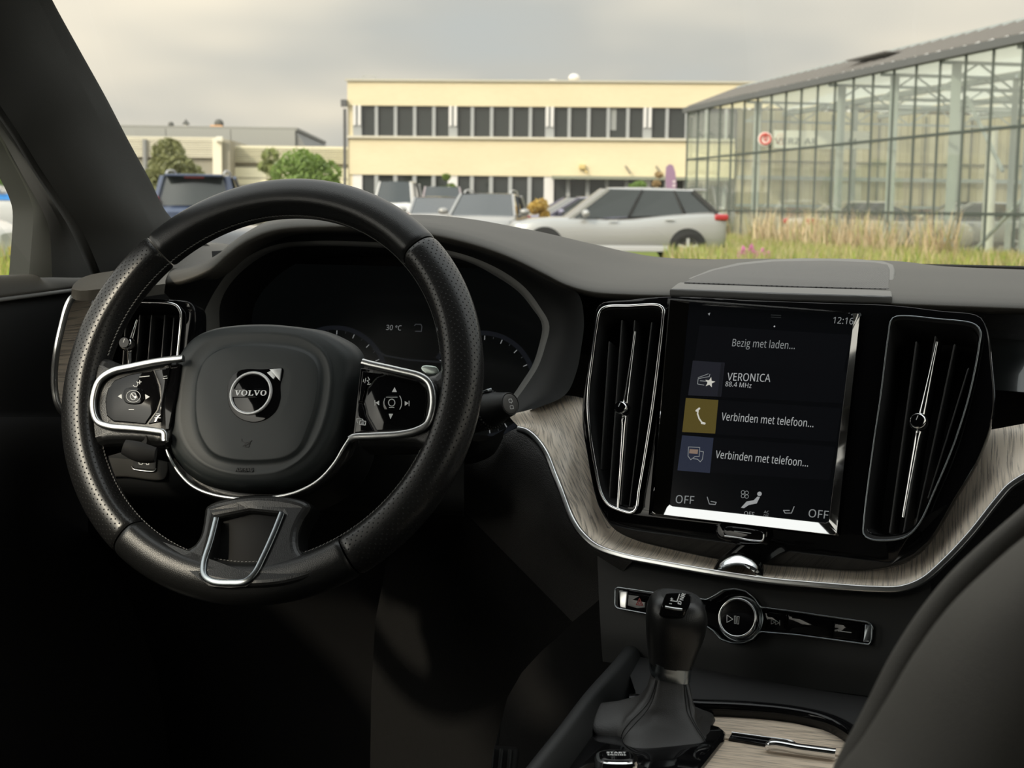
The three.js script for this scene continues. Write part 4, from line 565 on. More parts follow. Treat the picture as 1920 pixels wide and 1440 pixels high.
// ---------------------------------------------------------------- steering column and stalk
{
  const at = WF.world(0, 0, -0.16), col = thing('steering_column', 'black column shroud behind the hub with an adjusting lever below the left spoke', 'steering column', at);
  part('shroud', [rod(WF.world(0, 0, -0.07).sub(at), WF.world(0, 0.0, -0.2).sub(at), 0.055, 0.062, 40)], M.matte, col);
  const lv = pd([[232, 838], [250, 844], [270, 850], [292, 853]], 1.16).map((p) => p.sub(at));
  part('lever', sweep(curve(lv, 20), (t, f) => { const s = 0.75 + 0.25 * Math.sin(Math.PI * clamp01(t)); return [0.0062 * s * Math.cos(f), 0.0085 * s * Math.sin(f)]; }, { up: v3(0, 1, 0) }), M.matte, col);
  part('lever_arm', rod(PD(262, 830, 1.18).sub(at), v3(0, -0.05, -0.02), 0.01, 0.02, 16), M.matte, col);
}
{
  const tip = PD(957, 757, 1.22), ax = tip.clone().sub(PD(800, 812, 1.27)).normalize(); ax.add(head(0.1, 0.05, -0.45)).normalize();
  const sk = thing('wiper_stalk', 'black wiper stalk right of the wheel with two rear window symbols on its round end', 'stalk', tip); sk.quaternion.setFromUnitVectors(v3(0, 0, 1), ax);
  const lathe = (pr) => new THREE.LatheGeometry(pr.map((p) => new THREE.Vector2(p[0], p[1])), 48).rotateX(Math.PI / 2);
  part('barrel', lathe([[0.011, -0.2], [0.0135, -0.1], [0.0165, -0.05], [0.0165, -0.03], [0.0125, -0.012], [0.0112, -0.006], [0.0104, -0.0012], [0.0098, 0], [0.0094, 0.0002], [0.0092, -0.0008], [0.0001, -0.001]]), M.plastic, sk);
  part('end_button', lathe([[0.009, -0.002], [0.009, -0.0004], [0.0085, 0.0002], [0.006, 0.0007], [0.0001, 0.0009]]), std({ name: 'dark grey button', color: rgb(0.06, 0.058, 0.055), roughness: 0.5 }), sk);
  const kn = []; for (let i = 0; i < 36; i++) for (let j = 0; j < 3; j++) { const a = (i + (j % 2) * 0.5) / 36 * 2 * Math.PI, z = -0.026 - j * 0.0045; kn.push(new THREE.SphereGeometry(0.0013, 6, 4).translate(Math.cos(a) * 0.0163, Math.sin(a) * 0.0163, z)); }
  stuff(part('knurling', kn, M.plastic, sk));
  const inv = sk.quaternion.clone().invert(), up2 = v3(0, 1, 0).applyQuaternion(inv), ro = Math.atan2(-up2.x, up2.y);
  const ic = (cy, open) => ink([v3(-0.0018, cy + 0.001, 0), v3(-0.0015, cy + 0.0018, 0), v3(0.0015, cy + 0.0018, 0), v3(0.0018, cy + 0.001, 0), v3(0.0018, cy - 0.001, 0), ...(open ? [v3(0.0006, cy - 0.001, 0), v3(0.0004, cy - 0.002, 0), v3(-0.0004, cy - 0.001, 0)] : []), v3(-0.0018, cy - 0.001, 0)], 0.00045, 0.0008, 0.00015, true).rotateZ(ro);
  part('symbol', ic(0.0022, true), M.white, sk); part('symbol', ic(-0.0036, false), M.white, sk);
  const lb = part('slider', rbox(0.006, 0.003, 0.02, 0.001, 0, 0.0168, -0.03).rotateZ(ro + 0.15), M.smoke, sk);
}
{ // brake pedal in the footwell
  const at = PD(895, 1470, 1.55), bp = thing('brake_pedal', 'dark ribbed brake pedal low in the footwell left of the console', 'pedal', at); bp.rotation.set(-0.7, PSI * 0.5, 0, 'YXZ');
  part('pad', rbox(0.088, 0.09, 0.016, 0.006), M.matte, bp); for (let k = 0; k < 8; k++) part('rib', rbox(0.005, 0.08, 0.006, 0.002, -0.035 + k * 0.01, 0, 0.009), M.plastic, bp); part('arm', rbox(0.016, 0.3, 0.012, 0.004, 0, 0.16, -0.06).rotateX(-0.2), M.matte, bp);
}
// ---------------------------------------------------------------- driver's door
{
  const xs = [-160, -80, 0, 60, 110, 150, 190, 260, 340], at = v3(-0.87, 0.9, -1.2), row = (f) => xs.map((x) => { const [y, X] = f(x); return PX(x, y, X).sub(at); });
  const door = thing('door', 'dark front door panel with a padded top rail below the side window', 'car door', at);
  const yT = (x) => 517 - (x / 165) * 4.5, yB = (x) => 560 - (x / 130) * 17;
  part('top_rail', skin([row((x) => [yT(x) + 40, -0.93]), row((x) => [yT(x) + 3, -0.9]), row((x) => [yT(x) - 1, -0.885]), row((x) => [yT(x) + 2, -0.872]), row((x) => [mixn(yT(x), yB(x), 0.45), -0.862]), row((x) => [yB(x) - 4, -0.858]), row((x) => [yB(x), -0.864])], 40, 4), M.dash, door);
  part('rail_trim', sweep(curve(row((x) => [yB(x) + 2, -0.859]), 40), oval(0.0022, 0.0024), { up: v3(1, 0, 0) }), M.grey, door);
  part('panel', skin([row((x) => [yB(x) + 3, -0.866]), row((x) => [640, -0.862]), row((x) => [770, -0.856]), row((x) => [786, -0.852])], 40, 3), M.plastic, door);
  part('armrest', skin([row((x) => [776, -0.858]), row((x) => [800, -0.842]), row((x) => [860, -0.83]), row((x) => [960, -0.83]), row((x) => [1200, -0.85]), row((x) => [1600, -0.86])], 40, 3), M.matte, door);
}
// ---------------------------------------------------------------- lower face of the console and the media strip
const consY = 0.78;
{
  const wv = (p) => { const q = SF.L(p[0], p[1], p[2]); return SF.world(q.x, q.y, q.z); };
  const top = [[1120, 1030, 0.008], [1165, 1046, 0.012], [1240, 1060, 0.014], [1340, 1078, 0.016], [1440, 1094, 0.016], [1540, 1103, 0.016], [1640, 1110, 0.015], [1700, 1108, 0.014], [1745, 1090, 0.01]];
  const rows = [top, top.map(([x, y], i) => [x, y + 14, 0.006]), [1126, 1166, 1238, 1336, 1434, 1534, 1632, 1688, 1735].map((x, i) => [x, 1180 + (x - 1126) * 0.12, 0.002]), [1130, 1168, 1238, 1335, 1432, 1530, 1628, 1684, 1730].map((x) => [x, 1240 + (x - 1126) * 0.13, -0.004])];
  const r3 = rows.map((r) => r.map(wv));
  const deep = r3[3].map((p) => p.clone().add(v3(0, -0.012, -0.06))), floor = deep.map((p) => v3(p.x, consY + 0.012, p.z + 0.01)), fl2 = [[1200, 1322], [1240, 1322], [1290, 1324], [1340, 1326], [1400, 1329], [1470, 1335], [1540, 1350], [1590, 1372], [1620, 1400]].map(([x, y]) => PY(x, y, consY + 0.006));
  const lf = thing('console_face', 'matt black fascia below the wood band with an open storage tray', 'console panel', r3[2][4]);
  part('fascia', inPart(skin(r3, 60, 4), r3[2][4]), M.plastic, lf);
  part('tray', inPart(skin([r3[3], deep, floor, fl2], 60, 3, { straight: false }), r3[2][4]), M.matte, lf);
  // strip of controls
  const z0 = 0.006, ms = SF.place(thing('media_strip', 'slim black control strip with chrome edging and a round volume knob', 'control strip'));
  const o = [[1159, 1106], [1164, 1103], [1260, 1117], [1330, 1126], [1345, 1118], [1360, 1108], [1381, 1105], [1402, 1109], [1420, 1124], [1430, 1140], [1500, 1149], [1560, 1158], [1630, 1168], [1638, 1174], [1637, 1204], [1632, 1210], [1560, 1200], [1500, 1192], [1428, 1186], [1415, 1200], [1398, 1207], [1376, 1207], [1356, 1200], [1342, 1184], [1330, 1176], [1260, 1160], [1163, 1142], [1158, 1136]];
  const oc = poly(sl(o, z0), 200, true);
  part('plate', slab(oc, z0 - 0.012, z0, 0.0008), M.gloss, ms);
  part('edging', sweep(oc, oval(0.0008, 0.0012, 2.5), { closed: true, k: 8 }).translate(0, 0, z0), M.smoke, ms);
  const K = SF.L(1381, 1158, z0 + 0.012), tube = (r0, r1, z, h) => new THREE.CylinderGeometry(r1, r0, h, 64).rotateX(Math.PI / 2).translate(K.x, K.y, z + h / 2);
  part('knob_collar', new THREE.TorusGeometry(0.0176, 0.0013, 12, 64).translate(K.x, K.y, z0 + 0.001), M.smoke, ms);
  const knob = part('volume_knob', new THREE.LatheGeometry([[0.0168, 0], [0.0166, 0.008], [0.0158, 0.0106], [0.0148, 0.0114], [0.0138, 0.0106], [0.0136, 0.009]].map((p) => new THREE.Vector2(...p)), 72).rotateX(Math.PI / 2).translate(K.x, K.y, z0), M.chrome, ms);
  part('knob_face', tube(0.0137, 0.0136, z0 + 0.002, 0.0078), M.gloss, knob);
  const kz = z0 + 0.0099, Kp = (x, y) => { const p = SF.L(x, y, kz); return v3(p.x, p.y, 0); };
  part('symbol', [ink([Kp(1363, 1153), Kp(1363, 1167), Kp(1374, 1161)], 0.0004, kz, 0.0001, true), ink([Kp(1377, 1155), Kp(1380, 1155), Kp(1380, 1169), Kp(1377, 1169)], 0.0003, kz, 0.0001, true), ink([Kp(1382.5, 1156), Kp(1386, 1156), Kp(1385, 1170), Kp(1382, 1170)], 0.0003, kz, 0.0001, true)], M.white, knob);
  const bt = (l) => slab(poly(sl(l, z0 + 0.0012), 80, true), z0 - 0.002, z0 + 0.0012, 0.0006);
  const end1 = part('end_cap', slab(poly(sl([[1160, 1107], [1176, 1109], [1173, 1141], [1162, 1139]], z0 + 0.0016), 60, true), z0, z0 + 0.0016, 0.0006), M.satin, ms);
  part('end_cap', slab(poly(sl([[1622, 1170], [1634, 1172], [1634, 1203], [1618, 1204]], z0 + 0.0016), 60, true), z0, z0 + 0.0016, 0.0006), M.smoke, ms);
  const b1 = part('button', bt([[1178, 1114], [1218, 1119], [1216, 1147], [1175, 1140]]), M.gloss, ms); part('button', bt([[1220, 1120], [1322, 1132], [1320, 1164], [1218, 1148]]), M.gloss, ms);
  const b3 = part('button', bt([[1434, 1146], [1475, 1152], [1474, 1184], [1432, 1180]]), M.gloss, ms); part('button', bt([[1478, 1152], [1562, 1163], [1560, 1196], [1476, 1185]]), M.gloss, ms); const b5 = part('button', bt([[1565, 1164], [1619, 1170], [1616, 1202], [1562, 1196]]), M.gloss, ms);
  const zz = z0 + 0.0013, q = (l) => sl(l, zz);
  part('hazard_symbol', [ink(q([[1199, 1122], [1205, 1135], [1193, 1134]]), 0.0008, zz, 0.0001, true), ink(q([[1199, 1127], [1201.5, 1132.5], [1196.5, 1132]]), 0.0005, zz, 0.0001, true)], M.redprint, b1);
  part('symbol', [ink(q([[1446, 1162], [1446, 1170], [1453, 1167]]), 0.0004, zz, 0.0001, true), ink(q([[1454, 1163], [1454, 1171], [1461, 1168]]), 0.0004, zz, 0.0001, true), ink(q([[1462, 1163], [1462, 1172]]), 0.0004, zz)], M.dimprint, b3);
  part('symbol', ink(q([[1572, 1183], [1596, 1186]]), 0.0005, zz), M.white, b5);
}
// ---------------------------------------------------------------- centre console, gear lever, start knob
{
  const cp = (x, y, Y = consY) => PY(x, y, Y), at = cp(1250, 1420);
  const cs = thing('centre_console', 'low centre console with pale brushed wood cover and dark padded side wall', 'centre console', at);
  const pp = (name, g, m) => part(name, inPart(g, at), m, cs);
  const flat = (l, Y, h, bev = 0.002) => { const q = l.map(([x, y]) => cp(x, y, Y)), s = q.map((p) => v3(p.x, -p.z, 0)); if (s.reduce((a, p, i) => a + p.x * s[(i + 1) % s.length].y - p.y * s[(i + 1) % s.length].x, 0) < 0) s.reverse(); return slab(s, -h, 0, bev).rotateX(-Math.PI / 2).translate(0, Y, 0); };
  const woodMat = std({ name: 'brushed grey wood', color: rgb(0.95, 0.9, 0.85), map: woodTex, roughness: 0.4 });
  pp('deck', flat([[1150, 1290], [1230, 1290], [1300, 1318], [1480, 1335], [1640, 1375], [1700, 1700], [1020, 1700], [1060, 1440]], consY - 0.004, 0.05, 0.004), M.plastic);
  pp('wood_cover', flat([[1300, 1340], [1380, 1343], [1480, 1353], [1550, 1369], [1592, 1392], [1600, 1420], [1480, 1399], [1365, 1384], [1310, 1377]], consY, 0.01, 0.0012), woodMat);
  pp('wood_cover', flat([[1305, 1380], [1365, 1387], [1480, 1402], [1600, 1423], [1640, 1700], [1180, 1700]], consY - 0.0012, 0.01, 0.0012), woodMat);
  const rimL = [[1180, 1318], [1240, 1322], [1300, 1328], [1380, 1331], [1480, 1340], [1550, 1355], [1600, 1382], [1640, 1440]].map(([x, y]) => cp(x, y, consY + 0.004));
  pp('tray_rim', sweep(curve(rimL, 60), oval(0.006, 0.007, 3), { up: v3(0, 1, 0) }), M.gloss);
  pp('cover_recess', flat([[1372, 1374], [1380, 1374], [1485, 1392], [1492, 1398], [1480, 1402], [1366, 1384]], consY + 0.001, 0.004, 0.0006), M.gloss);
  pp('cover_frame', sweep(curve([[1372, 1374], [1430, 1382], [1484, 1390], [1494, 1397]].map(([x, y]) => cp(x, y, consY + 0.0015)), 40), 0.0009), M.chrome);
  const h0 = cp(1438, 1396, consY + 0.004), h1 = cp(1567, 1413, consY + 0.004);
  pp('cover_handle', sweep(curve([h0.clone().add(v3(0, -0.004, 0)), h0.clone().lerp(h1, 0.06), h0.clone().lerp(h1, 0.5), h1.clone().lerp(h0, 0.03), h1], 40), (t, f) => { const s = Math.min(1, 0.4 + t * 8); return oval(0.0036 * s, 0.0034 * s, 3)(t, f); }, { up: v3(0, 1, 0) }), M.chrome);
  // padded wall on the driver's side
  const wl = [[1215, 1190], [1190, 1225], [1165, 1255], [1120, 1305], [1070, 1370], [1010, 1445], [930, 1550]], r = (dx, dy, Y) => wl.map(([x, y]) => cp(x + dx, y + dy, Y));
  const eL = r(-24, -5, consY + 0.018), eR = r(0, 0, consY + 0.02);
  pp('side_wall', skin([eL.map((p) => v3(p.x - 0.02, 0.4, p.z)), eL.map((p) => p.clone().add(v3(-0.006, -0.05, 0))), eL, eL.map((p, i) => p.clone().lerp(eR[i], 0.5).add(v3(0, 0.003, 0))), eR, eR.map((p) => p.clone().add(v3(0.008, -0.03, 0)))], 40, 4), M.plastic);
  pp('body', box(0.24, 0.36, 0.9, -0.03, 0.56, -0.72), M.matte);
  // gear lever
  const D = 1.02, g0 = PD(1228, 1412, D), gl = thing('gear_lever', 'automatic gear lever with leather knob, metal collar and creased leather boot', 'gear lever', g0);
  const gp = (name, g, m, parent = gl, label) => part(name, inPart(g, g0), m, parent, label);
  const sec = (cx, cy, a, b, d, e, tilt = 0) => { const c = PD(cx, cy, d), o = []; for (let i = 0; i < 72; i++) { const f = i / 72 * 2 * Math.PI, [x, z] = oval(a, b, e)(0, f); o.push(c.clone().addScaledVector(RV, x).addScaledVector(FV, z).add(v3(0, tilt * x + z * 0.12, 0))); } return o; };
  const mm = (px) => px / FPX * D;
  const ks = [[1257, 1240, 43, 1, 2.6], [1260, 1216, 48, 1, 2.6], [1264, 1192, 54, 1, 2.7], [1267, 1170, 57.5, 1, 2.8], [1269, 1152, 58, 1, 2.9], [1270, 1138, 55, 1, 3], [1271, 1128, 50, 1, 3], [1272, 1121, 43, 1, 3], [1272, 1117, 34, 1, 3]].map(([x, y, w, k, e]) => sec(x, y, mm(w), mm(w) * 0.95, D + 0.004, e, -0.12));
  gp('knob', dome(smoothRows(ks.map((q) => q), 3)), M.leather);
  const plate = [[1249, 1114], [1296, 1116], [1290, 1143], [1282, 1146], [1245, 1143], [1241, 1138]].map(([x, y]) => PD(x, y, D - 0.03));
  const kF = new Frame(PD(1268, 1130, D - 0.036), RV.clone().add(v3(0, -0.1, 0)), FV.clone().multiplyScalar(0.72).add(v3(0, 0.7, 0))), kl = (l, w = 0) => l.map(([x, y]) => kF.L(x, y, w));
  const kg = (g) => g.applyMatrix4(kF.m);
  const kp = gp('knob_plate', kg(slab(curve(kl([[1250, 1113], [1296, 1115], [1297, 1121], [1289, 1141], [1281, 1145], [1246, 1142], [1241, 1137], [1247, 1117]]), 60, true), -0.012, 0.0006, 0.0006)), M.gloss);
  gp('plate_trim', kg(sweep(curve(kl([[1247, 1138], [1262, 1141], [1279, 1143]], 0.0008), 20), oval(0.001, 0.0005))), M.satin);
  gp('shift_pattern', kg(merge([ink(kl([[1274, 1115], [1269, 1129], [1257, 1127]]), 0.0007, 0.0007), ...[['R', 1281, 1116], ['N', 1278, 1123], ['D', 1274, 1131]].map(([c, x, y]) => { const p = kF.L(x, y, 0); return words(c, SANSB, 0.0028, 0.0026, 0.0002).rotateZ(1.35).translate(p.x, p.y, 0.0007); }), ...[['+', 1259, 1124], ['-', 1257, 1133]].map(([c, x, y]) => { const p = kF.L(x, y, 0); return words(c, SANSB, 0.002, c === '+' ? 0.002 : 0.0005, 0.0002).translate(p.x, p.y, 0.0007); })])), M.white);
  gp('collar', dome([[1255, 1266, 38], [1255.5, 1262, 39.5], [1256, 1250, 40.5], [1256.5, 1247, 39.5], [1257, 1238, 41], [1257, 1234, 40]].map(([x, y, w]) => sec(x, y, mm(w), mm(w), D + 0.004, 3, -0.22))), M.smoke);
  // boot: four leather panels sewn together, folding where it gathers
  const prof = [[1256, 1262, 34], [1255, 1278, 38], [1253, 1294, 42], [1250, 1308, 48], [1246, 1321, 57], [1240, 1334, 72], [1234, 1347, 91], [1229, 1360, 107], [1226, 1372, 116], [1225, 1381, 117], [1225, 1388, 110]];
  const rows = smoothRows(prof.map(([x, y, w]) => sec(x, y, mm(w), mm(w) * 0.85, mixn(1.022, 1.0, clamp01((y - 1262) / 100)), 3.2, -0.05)), 6);
  rows.forEach((row, j) => { const t = j / (rows.length - 1), c = row.reduce((s, p) => s.add(p), v3(0, 0, 0)).multiplyScalar(1 / row.length); row.forEach((p, i) => { const f = i / 72 * 2 * Math.PI, d = p.clone().sub(c).normalize(), amp = 0.0014 + 0.011 * clamp01((t - 0.3) / 0.5); const fold = Math.sin(f * 3 + t * 7 + 0.8) * 0.5 + Math.sin(f * 5 - t * 11) * 0.35 + 0.9 * fbm(Math.cos(f) * 1.2 + 3, Math.sin(f) * 1.2, t * 4, 2); const seam = Math.exp(-(((Math.abs(Math.sin(2 * f)) - 1) / 0.06) ** 2)); p.addScaledVector(d, amp * fold - 0.0012 * seam); p.y += 0.006 * clamp01((t - 0.5) / 0.4) * Math.sin(f * 4 + 2); }); });
  gp('boot', grid(rows, true), M.boot);
  const seamPts = []; for (const i0 of [9, 27, 45, 63]) for (const di of [-1.4, 1.4]) for (let j = 2; j < rows.length - 4; j++) { const a = rows[j][(i0 + Math.round(di) + 72) % 72]; const b = rows[j + 1][(i0 + Math.round(di) + 72) % 72], c = rows[j].reduce((s, p) => s.add(p), v3(0, 0, 0)).multiplyScalar(1 / 72), n = a.clone().sub(c).normalize().multiplyScalar(0.0006); for (const t of [0.1, 0.6]) seamPts.push(bar(a.clone().lerp(b, t).add(n), a.clone().lerp(b, t + 0.32).add(n), 0.0006, 0.0005)); }
  stuff(gp('stitching', seamPts, M.embossed));
  pp('lever_surround', flat([[1150, 1345], [1322, 1354], [1350, 1361], [1361, 1370], [1358, 1382], [1312, 1440], [1280, 1475], [1040, 1475], [1070, 1430], [1110, 1375]], consY + 0.003, 0.012, 0.003), M.gloss);
  // start knob
  const k0 = cp(1156, 1428, consY + 0.02), kb = thing('start_knob', 'chrome start knob with black face lettered START ENGINE beside the gear boot', 'knob', k0);
  kb.rotation.y = PSI;
  const sq = (r, z) => Array.from({ length: 64 }, (_, i) => { const f = i / 64 * 2 * Math.PI, [x, y] = oval(r * 1.15, r, 3.2)(0, f); return v3(x, z, -y); });
  part('knob_body', toCreasedNormals(dome([sq(0.0112, -0.03), sq(0.0112, -0.004), sq(0.0124, -0.003), sq(0.0124, 0.001), sq(0.0116, 0.003), sq(0.0104, 0.0036)]), 0.6), M.chrome, kb);
  part('knob_face', dome([sq(0.0102, 0.003), sq(0.0098, 0.0042), sq(0.008, 0.0046)]), M.gloss, kb);
  part('lettering', [words('START', SANSB, 0.0128, 0.0026).rotateX(-Math.PI / 2).translate(0, 0.0047, -0.0034), words('ENGINE', SANSB, 0.012, 0.002).rotateX(-Math.PI / 2).translate(0, 0.0047, 0.0004)], M.white, kb);
  part('knob_base', new THREE.CylinderGeometry(0.026, 0.028, 0.008, 48).translate(0, -0.014, 0), M.gloss, kb);
}
// ---------------------------------------------------------------- front passenger seat, close to the camera
{
  const at = PD(1900, 1400, 0.46), ps = thing('passenger_seat', 'dark leather shoulder of the front passenger seat, close and out of focus', 'car seat', at);
  const o = [[2140, 880], [2020, 940], [1920, 1008], [1850, 1068], [1780, 1137], [1716, 1222], [1660, 1315], [1616, 1385], [1574, 1440], [1530, 1520], [1490, 1640]];
  const r = (dx, dy, d) => o.map(([x, y]) => PD(x + dx, y + dy, d).sub(at));
  part('backrest', skin([r(200, 140, 0.6), r(60, 40, 0.57), r(14, 10, 0.53), r(0, 0, 0.49), r(24, 18, 0.455), r(90, 60, 0.425), r(210, 140, 0.4), r(420, 260, 0.385), r(700, 480, 0.4)], 60, 5), M.seat, ps);
  const e = [[2120, 850], [2020, 905], [1925, 985], [1860, 1042], [1800, 1100], [1745, 1168], [1693, 1250], [1645, 1345], [1600, 1430], [1560, 1520]].map(([x, y]) => PD(x, y, 0.56).sub(at));
  part('bolster_edge', sweep(curve(e, 60), oval(0.009, 0.006), { up: RV.clone() }), M.seat, ps);
}
{ // driver's seat, just left of the frame: it keeps the low sun off the footwell
  const at = v3(-0.53, 0.62, -0.2), ds = thing('unseen_driver_seat', 'dark leather driver seat out of view at the left, placed to shade the footwell', 'car seat', at);
  const pad = (w, h, d, r, x, y, z, tilt) => new RoundedBoxGeometry(w, h, d, 4, r).rotateX(tilt).translate(x, y, z);
  part('backrest', pad(0.5, 0.72, 0.13, 0.05, 0, 0.36, 0.04, 0.32), M.seat, ds); part('headrest', pad(0.27, 0.2, 0.1, 0.04, 0, 0.82, 0.18, 0.2), M.seat, ds); part('cushion', pad(0.5, 0.16, 0.5, 0.05, 0, -0.02, -0.3, 0.12), M.seat, ds);
  for (const x of [-0.06, 0.06]) part('headrest_post', rod(v3(x, 0.68, 0.14), v3(x, 0.78, 0.17), 0.007), M.chrome, ds);
}
// ---------------------------------------------------------------- outside: ground
const asphalt = std({ name: 'grey yard', map: tex(256, (u, v) => { const n = 0.42 + 0.1 * tileNoise(u, v, 20) + 0.08 * tileNoise(u, v, 80, 3); return [n, n * 0.98, n * 0.92]; }, 6, true), roughness: 0.95 });
const turf = std({ name: 'rough turf', map: tex(256, (u, v) => { const n = 0.5 + 0.5 * tileNoise(u, v, 14), m = 0.5 + 0.5 * tileNoise(u, v, 50, 5); return [0.3 + 0.22 * n * m + 0.1 * m, 0.38 + 0.16 * m, 0.12 + 0.08 * n]; }, 5, true), roughness: 1 });
const OUT = (name, geo, mat, parent) => part(name, geo, mat, parent);
const ground = struct('ground', new THREE.BoxGeometry(420, 0.3, 420).translate(0, -0.15, 0), asphalt);
{ const u = ground.geometry.attributes.uv; for (let i = 0; i < u.count; i++) u.setXY(i, u.getX(i) * 420, u.getY(i) * 420); ground.position.copy(V(0, 0, 60)); ground.rotation.y = PSI; }
const local = (g, at, turn = 0) => { g.position.copy(at); g.rotation.y = PSI + turn; return g; };
// ---------------------------------------------------------------- greenhouse
const gA = PY(1290, 208, 4.4), gB = PY(1920, 75, 4.4);
const gDir = gB.clone().sub(gA).setY(0).normalize(), gIn = v3(-gDir.z, 0, gDir.x).multiplyScalar(-1);   // along the wall towards us; into the house
if (gIn.dot(RV) < 0) gIn.multiplyScalar(-1);
const gW = (s, y, t = 0) => v3(gA.x, y, gA.z).addScaledVector(gDir, s).addScaledVector(gIn, t);
const gAt = gW(14, 0), gLen = gA.clone().setY(0).distanceTo(gB.clone().setY(0));
const along = (px) => { const d = ray(px, 300), n = gIn, s = gA.clone().sub(EYE).dot(n) / d.dot(n); return EYE.clone().addScaledVector(d, s).sub(gA).setY(0).dot(gDir); };
{
  const gh = thing('greenhouse', 'long glass greenhouse with dark glazing bars and a low ribbed roof at the right', 'greenhouse', gAt);
  const add = (name, geo, mat) => part(name, (Array.isArray(geo) ? merge(geo) : geo).translate(-gAt.x, 0, -gAt.z), mat, gh);
  const barM = std({ name: 'dark green glazing bar', color: rgb(0.06, 0.075, 0.065), roughness: 0.6 }), steel = std({ name: 'galvanised steel', color: rgb(0.36, 0.4, 0.4), roughness: 0.6 }), roofM = phy({ name: 'whitewashed roof', color: rgb(0.75, 0.72, 0.67), roughness: 0.8, transmission: 0.55, thickness: 0 });
  const glassM = phy({ name: 'greenhouse glass', color: rgb(0.86, 0.9, 0.84), roughness: 0.02, transmission: 0.88, thickness: 0, ior: 1.5 });
  const s0 = along(1348), s1 = along(1908), step = (s1 - s0) / 16, first = s0 - Math.round(s0 / step) * step;
  const ss = []; for (let k = 0; first + k * step < gLen + 9; k++) ss.push(first + k * step);
  ss[0] = 0; const hs = [0.12, 1.14, 2.8, 4.34];
  const bw = 0.06, beam = (a, b, w, h = w) => bar(a, b, w, h);
  for (const s of ss) add('glazing_bar', beam(gW(s, 0, 0), gW(s, 4.34, 0), 0.07, 0.055), barM);
  for (const h of hs.slice(0, 3)) add('rail', beam(gW(0, h), gW(ss[ss.length - 1], h), 0.05, 0.06), barM);
  for (let k = 0; k + 1 < ss.length; k++) for (let j = 0; j < 3; j++) { const tilt = rr(-0.006, 0.006), a = gW(ss[k] + 0.02, hs[j], tilt), b = gW(ss[k + 1] - 0.02, hs[j], -tilt), c = gW(ss[k + 1] - 0.02, hs[j + 1], -tilt * 0.6), d = gW(ss[k] + 0.02, hs[j + 1], tilt * 0.6); const g = new THREE.BufferGeometry(); g.setAttribute('position', new THREE.Float32BufferAttribute([a, b, c, a, c, d].flatMap((p) => [p.x, p.y, p.z]), 3)); g.computeVertexNormals(); add('pane', g, glassM); }
  const end = ss[ss.length - 1];
  add('gutter', [beam(gW(-0.1, 4.42, -0.05), gW(end, 4.42, -0.05), 0.22, 0.16)], std({ name: 'dark gutter', color: rgb(0.12, 0.125, 0.125), roughness: 0.6 }));
  // roof slopes: ribs and panels
  const bays = 4, span = 3.4, rise = 0.66;
  for (let b = 0; b < bays; b++) {
    const t0 = b * span;
    for (const [ta, ya, tb, yb] of [[t0, 4.5, t0 + span / 2, 4.5 + rise], [t0 + span, 4.5, t0 + span / 2, 4.5 + rise]]) {
      if (b > 0 && ta > tb === false && b > 1) { /* far slopes stay plain */ }
      const a = gW(0, ya, ta), c = gW(end, yb, tb), p = [gW(0, ya, ta), gW(end, ya, ta), gW(end, yb, tb), gW(0, yb, tb)];
      if (b === 0 && ta < tb) { for (let k = 0; k + 1 < ss.length; k++) { const q = [gW(ss[k], ya, ta), gW(ss[k + 1], ya, ta), gW(ss[k + 1], yb, tb), gW(ss[k], yb, tb)]; const g = new THREE.BufferGeometry(); const up = v3(0, 0.012 + (k % 2) * 0.006, 0), lo = v3(0, -0.02, 0); const P8 = [...q.map((x) => x.clone().add(up)), ...q.map((x) => x.clone().add(lo))], F = [[0, 1, 2, 3], [7, 6, 5, 4], [0, 4, 5, 1], [2, 6, 7, 3], [0, 3, 7, 4], [1, 5, 6, 2]], pos = []; for (const f of F) for (const i of [f[0], f[1], f[2], f[0], f[2], f[3]]) pos.push(P8[i].x, P8[i].y, P8[i].z); g.setAttribute('position', new THREE.Float32BufferAttribute(pos, 3)); g.computeVertexNormals(); add('roof_panel', g, roofM); } }
      else { const g = new THREE.BufferGeometry(); const pos = []; for (const i of [0, 1, 2, 0, 2, 3]) pos.push(p[i].x, p[i].y, p[i].z); g.setAttribute('position', new THREE.Float32BufferAttribute(pos, 3)); g.computeVertexNormals(); add('roof_slope', g, phy({ name: 'hazy roof glass', color: rgb(0.9, 0.9, 0.84), roughness: 0.7, transmission: 0.85, thickness: 0 })); }
    }
  }
  const ribs = []; for (let k = 0; k < ss.length * 2 - 1; k++) { const s = k % 2 ? (ss[k >> 1] + ss[(k >> 1) + 1]) / 2 : ss[k >> 1]; ribs.push([s]); add('roof_rib', beam(gW(s, 4.53, 0), gW(s, 4.53 + rise, span / 2), 0.05, 0.07), std({ name: 'dark roof rib', color: rgb(0.2, 0.19, 0.18), roughness: 0.7 })); }
  add('ridge', beam(gW(0, 4.54 + rise, span / 2), gW(end, 4.54 + rise, span / 2), 0.08, 0.08), steel);
  add('roof_vent', [beam(gW(along(1540), 4.95, 1.0), gW(along(1610), 4.95, 1.0), 0.9, 0.03)], std({ name: 'open vent', color: rgb(0.16, 0.155, 0.15), roughness: 0.7 }));
  // end wall at the far corner
  for (let b = 0; b <= 8; b++) add('glazing_bar', beam(gW(0, 0, b * span / 2), gW(0, 4.4, b * span / 2), 0.05), barM);
